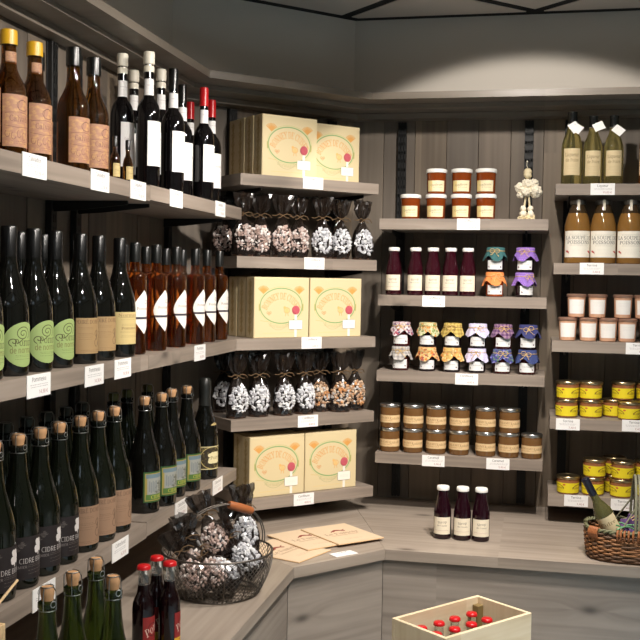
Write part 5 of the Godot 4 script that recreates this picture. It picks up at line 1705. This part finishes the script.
# ---------------------------------------------------------------- goods on and before the worktop
func build_counter_goods() -> void:
	# paper packets lying on the worktop
	var im := blank(200, 256, rgb(212, 188, 158))
	for k in 10:
		disc(im, Vector2(84 + k * 5, 92 - 12 * sin(k * 0.4)), 6, rgb(132, 48, 38))
	stroke(im, [Vector2(70, 100), Vector2(90, 84), Vector2(120, 92), Vector2(140, 80)], 4.0, rgb(120, 40, 34))
	write(im, "Le Fumoir", 30, Vector2(100, 126), rgb(110, 70, 54), serif)
	write(im, "Saumon fumé", 18, Vector2(100, 150), rgb(130, 92, 70), serif)
	small_lines(im, 60, 140, [200, 210], rgb(150, 112, 84), 41, 2)
	var kraft := printed("print_packet", im, 0.6)
	var body := mat("packet_paper", rgb(206, 172, 132), 0.65)
	var spec := [[Vector3(-0.574, COUNTER + 0.0078, -3.047), 0.80, "uppermost, overlapping the next one"], [Vector3(-0.66, COUNTER + 0.004, -2.975), 0.86, "in the middle, partly covered"], [Vector3(-0.70, COUNTER, -2.84), 1.2, "nearest the wire basket"]]
	for k in 3:
		var t := thing("paper_packet", "flat tan paper packet on the worktop, %s" % spec[k][2], "packet", spec[k][0], spec[k][1], "flat paper packets")
		part("sleeve", box_mesh(Vector3(0.165, 0.0036, 0.21), 0.0012), body, t, Vector3(0, 0.0019, 0))
		var st := begin()
		flat_quad(st, Vector3(-0.081, 0.0039, 0.103), Vector3(0.081, 0.0039, 0.103), Vector3(0.081, 0.0039, -0.103), Vector3(-0.081, 0.0039, -0.103), Vector3.UP)
		part("print", st.commit(), kraft, t)

	# crate of small bottles in the foreground
	var px := Vector2(-0.139, -2.636)
	var lx := Vector2(-0.328, -2.399)
	var d := (lx - px).normalized()
	var e := Vector2(-d.y, d.x)
	if e.x < 0:
		e = -e
	var mid := px + d * 0.151 + e * 0.088
	var yaw := atan2(-d.y, d.x)
	var floor_y := 0.468
	var crate := thing("pine_crate", "light pine crate of red capped bottles in front of the worktop", "crate", Vector3(mid.x, floor_y, mid.y), yaw)
	var pine := wood_mat("pine_crate_wood", wood(72, rgb(222, 202, 168), rgb(204, 180, 142), rgb(234, 218, 190), 384, 96, 0.6, 2), Vector2(2.2, 4.0), 0.6)
	for s in [-1, 1]:
		part("long_board", box_mesh(Vector3(0.302, 0.222, 0.009), 0.0012, Vector2(0.1 * s, 0)), pine, crate, Vector3(0, 0.121, 0.0835 * s))
		part("end_board", box_mesh(Vector3(0.009, 0.222, 0.158), 0.0012, Vector2(0.2 * s, 0.3)), pine, crate, Vector3(0.1465 * s, 0.121, 0))
		for q in [-1, 1]:
			part("corner_post", box_mesh(Vector3(0.02, 0.205, 0.02), 0.0012), mat("post_wood", rgb(120, 100, 60), 0.6), crate, Vector3(0.1315 * s, 0.1125, 0.0685 * q))
	part("floor_board", box_mesh(Vector3(0.302, 0.009, 0.176), 0.001), pine, crate, Vector3(0, 0.0045, 0))
	var sp := proto("soda_bottle", "bottle")
	soda_parts(sp, mats["cap_red"])
	var soda_label := mats["print_red_yellow"] as Material
	part("label", wrap_label(0.0231, 0.0231, 0.03, 0.098, 0.9), soda_label, sp)
	var n := 0
	for row in 3:
		for col in 4:
			var lxx := -0.088 + col * 0.059 + 0.002 * sin(n * 2.0)
			var lzz := 0.05 - row * 0.052
			if row == 2 and col == 0:
				continue
			var w := Vector2(mid.x, mid.y) + Vector2(cos(yaw), -sin(yaw)) * lxx + Vector2(sin(yaw), cos(yaw)) * lzz
			place(sp, Vector3(w.x, floor_y + 0.0092, w.y), 0.3 * n, "red capped bottle in the pine crate, %s in the %s row from the worktop" % [nth(col), nth(row)], "bottles in the pine crate")
			n += 1
	# what the crate stands on
	var plinth := thing("display_plinth", "grey wooden plinth under the pine crate", "plinth", Vector3(mid.x, 0, mid.y), yaw)
	part("plinth_body", box_mesh(Vector3(0.34, floor_y - 0.022, 0.24), 0.003), mats["front_wood_0"], plinth, Vector3(0, (floor_y - 0.022) / 2, 0))
	part("plinth_top", box_mesh(Vector3(0.38, 0.02, 0.28), 0.003), mats["counter_wood_0"], plinth, Vector3(0, floor_y - 0.0112, 0))

	wicker_basket(Vector3(0.315, COUNTER, -3.055))

func wicker_basket(at: Vector3) -> void:
	var t := thing("wicker_basket", "brown oval wicker gift basket with hoop handle on the worktop", "basket", at)
	var weave_mats := [mat("wicker_brown", rgb(96, 66, 42), 0.6), mat("wicker_tan", rgb(146, 98, 58), 0.6)]
	var A := 0.17
	var B := 0.1
	var H := 0.086
	var plan := func(a: float, q: float, out: float, y: float) -> Vector3:
		return Vector3(signf(sin(a)) * pow(absf(sin(a)), 0.62) * (A * q + out), y, signf(cos(a)) * pow(absf(cos(a)), 0.62) * (B * q + out))
	var rad := func(v: float) -> float:
		return lerpf(0.96, 1.0, sin(v * PI / 2))
	var stakes := 34
	var st := begin()
	for k in stakes:
		var a := TAU * k / stakes
		add_tube(st, [plan.call(a, 0.96, 0.0, 0.002), plan.call(a, 0.99, 0.0, H * 0.5), plan.call(a, 1.0, 0.0, H)], 0.0022, 5)
	var s0 := part("stakes", st.commit(), weave_mats[0], t)
	s0.set_meta("kind", "stuff")
	var rows := 13
	var two := [begin(), begin()]
	for r in rows:
		var v := (r + 0.5) / rows
		var path := []
		for k in stakes * 2 + 1:
			var a := TAU * k / (stakes * 2)
			var q: float = rad.call(v)
			var out := 0.0034 * cos(PI * k / 2.0 + PI * (r % 2)) * (1.0 if k % 2 == 0 else 0.0)
			path.append(plan.call(a, q, out, 0.004 + v * (H - 0.008) + 0.0006 * sin(k * 1.7 + r)))
		add_tube(two[0 if r in [0, 1, 2, 7, 11, 12] else 1], path, 0.0036, 5)
	for k in 2:
		var w := part("weave", two[k].commit(), weave_mats[k], t)
		w.set_meta("kind", "stuff")
	# plaited rim
	st = begin()
	for ph in [0.0, PI]:
		var path := []
		for k in 121:
			var a := TAU * k / 120
			var u: float = a * 22.0 + ph
			path.append(plan.call(a, 1.0, 0.0035 * cos(u), H + 0.002 + 0.0035 * sin(u)))
		add_tube(st, path, 0.0036, 5)
	part("rim", st.commit(), mat("rim_green", rgb(112, 112, 82), 0.6), t)
	part("bottom", prism_mesh(oval(A * 0.95, B * 0.95, 0.62), 0.0005, 0.006), weave_mats[0], t)
	var leather := mat("leather_tan", rgb(160, 98, 56), 0.55)
	# hoop handle from the front to the back, bound with leather where it meets the rim
	st = begin()
	for s in [-0.005, 0.005]:
		var path := []
		for k in 27:
			var a := PI * k / 26
			path.append(Vector3(-0.035 + s + 0.004 * sin(a), 0.05 + sin(a) * 0.185, cos(a) * (B - 0.012)))
		add_tube(st, path, 0.0042, 6)
	part("hoop_handle", st.commit(), mat("handle_grey", rgb(126, 124, 102), 0.55), t)
	var brace := begin()
	for s in [-1.0, 1.0]:
		for x in [-1.0, 1.0]:
			add_tube(brace, [Vector3(-0.035, 0.16, s * (B - 0.03)), Vector3(-0.035 + 0.022 * x, 0.125, s * (B - 0.02)), Vector3(-0.035 + 0.045 * x, H + 0.002, s * (B - 0.008))], 0.0026, 5)
	part("handle_brace", brace.commit(), mat("handle_grey", Color.WHITE, 0.5), t).set_meta("kind", "stuff")
	for a in [-0.12, -0.86, 2.9, 1.3]:
		var bind := begin()
		for k in 6:
			var aa: float = a - 0.22 + k * 0.055
			var loop := []
			var p: Vector3 = plan.call(aa, 1.0, 0.0, H - 0.006)
			var outw := Vector3(sin(aa), 0, cos(aa))
			for j in 11:
				var u := TAU * j / 10
				loop.append(p + outw * cos(u) * 0.0085 + Vector3.UP * sin(u) * 0.0145)
			add_tube(bind, loop, 0.0036, 5)
		part("leather_binding", bind.commit(), leather, t)
	# a wine bottle leaning out of it
	var wp := proto("wine_bottle", "bottle")
	part("glass_body", lathe(pts([0, 0.006, 0.027, 0, 0.031, 0.003, 0.032, 0.008, 0.032, 0.13, 0.030, 0.146, 0.022, 0.163, 0.015, 0.178, 0.0128, 0.195, 0.0125, 0.245, 0, 0.245]), 28), glass("glass_olive", rgb(120, 118, 74), 0.6), wp)
	part("capsule", lathe(pts([0.0128, 0.2, 0.0136, 0.2, 0.0134, 0.245, 0.0138, 0.2475, 0.0138, 0.253, 0.012, 0.2555, 0, 0.256]), 20), mat("capsule_navy", rgb(24, 24, 38), 0.3), wp)
	var im := blank(120, 160, rgb(222, 204, 164))
	write(im, "Cidre", 34, Vector2(60, 50), rgb(120, 96, 66), serif)
	small_lines(im, 24, 96, [84, 94, 106, 130], rgb(150, 128, 96), 52, 1)
	part("label", wrap_label(0.0326, 0.0326, 0.06, 0.132, 1.2), printed("print_basket_bottle", im), wp)
	var b := place(wp, at + Vector3(-0.062, 0.016, 0.03), 0.0, "wine bottle with navy capsule leaning out of the wicker basket")
	b.basis = Basis(Vector3.BACK, 0.5) * Basis(Vector3.RIGHT, 0.12) * Basis.from_scale(Vector3(0.85, 0.96, 0.85))
	# crumpled tissue, a jar and a ribbon in the basket
	var g := thing("sweet_packet", "crumpled purple packet lying in the wicker basket", "packet", at + Vector3(-0.022, 0.012, -0.03))
	var lump := begin()
	add_lump(lump, Vector3(0, 0.05, 0), Vector3(0.05, 0.045, 0.04), 501, 0.4, Color.WHITE, true, 12, 18)
	part("wrapper", lump.commit(), mat("packet_purple", rgb(96, 72, 116), 0.25), g)
	lump = begin()
	for k in 5:
		add_tube(lump, [Vector3(-0.03 + k * 0.012, 0.09, 0.02), Vector3(-0.01 + k * 0.01, 0.1, 0.012 * sin(k)), Vector3(0.02 + k * 0.006, 0.098, -0.02)], 0.0016, 4)
	part("raffia_strands", lump.commit(), mats["raffia_pale"], g)
	var j := thing("wrapped_jar", "white lidded jar packed in the wicker basket behind the binding", "jar", at + Vector3(-0.015, 0.012, 0.066))
	part("glass_jar", lathe(pts([0, 0, 0.018, 0, 0.019, 0.003, 0.019, 0.066, 0, 0.066]), 20), mats["caramel"], j)
	part("lid", lathe(pts([0.019, 0.0662, 0.0205, 0.067, 0.0205, 0.08, 0.019, 0.084, 0.012, 0.087, 0, 0.088]), 20), mats["cap_white"], j)
	var rb := thing("ribbon", "curled green ribbon lying over the basket rim", "ribbon", at + Vector3(0, 0.0, 0))
	var rib := begin()
	for s in 3:
		var path := []
		for k in 26:
			var u := k / 25.0
			path.append(Vector3(-0.09 + 0.14 * u, H + 0.0105 + 0.008 * absf(sin(u * 9.0 + s * 2.0)), B * 0.86 - 0.02 * s + 0.01 * cos(u * 9.0 + s)))
		add_tube(rib, path, 0.0022, 4)
	part("ribbon_strip", rib.commit(), mat("ribbon_green", rgb(104, 160, 112), 0.35), rb)

func oval(a: float, b: float, p := 1.0) -> Array:
	var out := []
	for k in 36:
		var t := TAU * k / 36
		out.append(Vector2(signf(sin(t)) * pow(absf(sin(t)), p) * a, signf(cos(t)) * pow(absf(cos(t)), p) * b))
	return out

# ---------------------------------------------------------------- price cards on the shelf edges
func card_print(k: int) -> StandardMaterial3D:
	var heads := ["Calvados", "Pommeau", "Cidre brut", "Confiture", "Caramel", "Terrine", "Liqueur"]
	var im := blank(128, 64, rgb(238, 236, 233))
	write(im, heads[k], 18, Vector2(64, 14), rgb(70, 66, 68), sans, 0.0, 0.95)
	small_lines(im, 16, 112, [28, 34], rgb(120, 116, 118), 60 + k, 2)
	write(im, ["12,50 €", "14,90 €", "6,20 €", "4,80 €", "5,90 €", "7,40 €", "19,00 €"][k], 15, Vector2(88, 50), rgb(150, 96, 96), sans)
	return printed("print_card_%d" % k, im, 0.55)

func price_card(at: Vector3, turn: float, size: Vector2, k: int, tilt: float, where: String) -> void:
	var t := thing("price_card", "white printed price card %s" % where, "price card", at, turn, "price cards")
	var key := "%s" % size
	if not tag_meshes.has(key):
		var st := begin()
		flat_quad(st, Vector3(-size.x / 2, -size.y, 0.0009), Vector3(size.x / 2, -size.y, 0.0009), Vector3(size.x / 2, 0, 0.0009), Vector3(-size.x / 2, 0, 0.0009), Vector3.BACK)
		var sb := begin()
		add_box(sb, Vector3(0, -size.y / 2, 0), Vector3(size.x, size.y, 0.0012))
		tag_meshes[key] = [sb.commit(), st.commit()]
	part("card", tag_meshes[key][0], mat("card_white", rgb(238, 236, 233), 0.55), t, Vector3.ZERO, Vector3(tilt, 0, 0))
	part("print", tag_meshes[key][1], mats["print_card_%d" % k], t, Vector3.ZERO, Vector3(tilt, 0, 0))

func build_price_cards() -> void:
	for k in 7:
		card_print(k)
	var big := Vector2(0.092, 0.043)
	for a in [[-1.744, 1.723, 0, "under the yellow topped flasks"], [-2.031, 1.724, 0, "under the black topped flasks"], [-2.241, 1.723, 6, "under the two miniatures"], [-2.495, 1.724, 6, "under the white capped liqueur bottles"], [-2.864, 1.724, 6, "under the red capped liqueur bottles"],
			[-1.765, 1.3165, 1, "under the green oval label bottles"], [-2.01, 1.314, 1, "under the tan pear label bottles"], [-2.161, 1.3165, 1, "under the pale yellow label bottle"], [-2.696, 1.317, 1, "under the amber bottles"],
			[-1.791, 0.911, 2, "behind the corked worktop bottles on the lowest shelf edge"], [-2.156, 0.907, 2, "under the brown pear label bottles"], [-2.558, 0.913, 2, "under the landscape label bottles"], [-2.872, 0.913, 2, "under the gold bordered label bottle"]]:
		price_card(Vector3(LX + 0.0012, a[1], a[0]), PI / 2, big, a[2], -0.0, a[3])
	for a in [[0.271, 1.832, 3, "under the topmost cream boxes"], [0.281, 1.574, 3, "under the upper row of sweet bags"], [0.275, 1.317, 3, "under the middle cream boxes"], [0.266, 1.0625, 3, "under the lower row of sweet bags"], [0.255, 0.808, 3, "under the lowest cream boxes"]]:
		price_card(d_at(a[0], -0.0012, a[1]), PI / 4, Vector2(0.077, 0.038), a[2], 0.0, a[3])
	for a in [[-0.236, 1.711, 3, "under the amber jam jars"], [-0.345, 1.4565, 3, "under the syrup bottles"], [-0.231, 1.2015, 3, "under the twelve cloth topped jars"], [-0.335, 0.925, 4, "under the caramel jars nearer the corner"], [-0.123, 0.926, 4, "under the caramel jars nearer the yellow ones"],
			[0.186, 1.8245, 6, "under the tagged liqueur bottles"], [0.159, 1.571, 5, "under the soup bottles"], [0.308, 1.3185, 5, "under the pale potted jars"], [0.097, 1.067, 5, "under the higher yellow jars nearest the gap"], [0.303, 1.0715, 5, "under the higher yellow jars past the empty space"], [0.129, 0.8195, 5, "beside the navy capsule of the leaning bottle"], [0.275, 0.8155, 5, "behind the basket handle"]]:
		price_card(Vector3(a[0], a[1], BZ + 0.0012), 0.0, Vector2(0.075, 0.037), a[2], 0.0, a[3])
	# one lies flat on the worktop by the packets
	var t := thing("price_card", "white printed price card lying flat on the worktop by the paper packets", "price card", Vector3(-0.532, COUNTER + 0.001, -2.856), 0.84, "price cards")
	part("card", tag_meshes["%s" % Vector2(0.077, 0.038)][0], mats["card_white"], t, Vector3(0, 0, -0.019), Vector3(-PI / 2, 0, 0))
	part("print", tag_meshes["%s" % Vector2(0.077, 0.038)][1], mats["print_card_4"], t, Vector3(0, 0, -0.019), Vector3(-PI / 2, 0, 0))
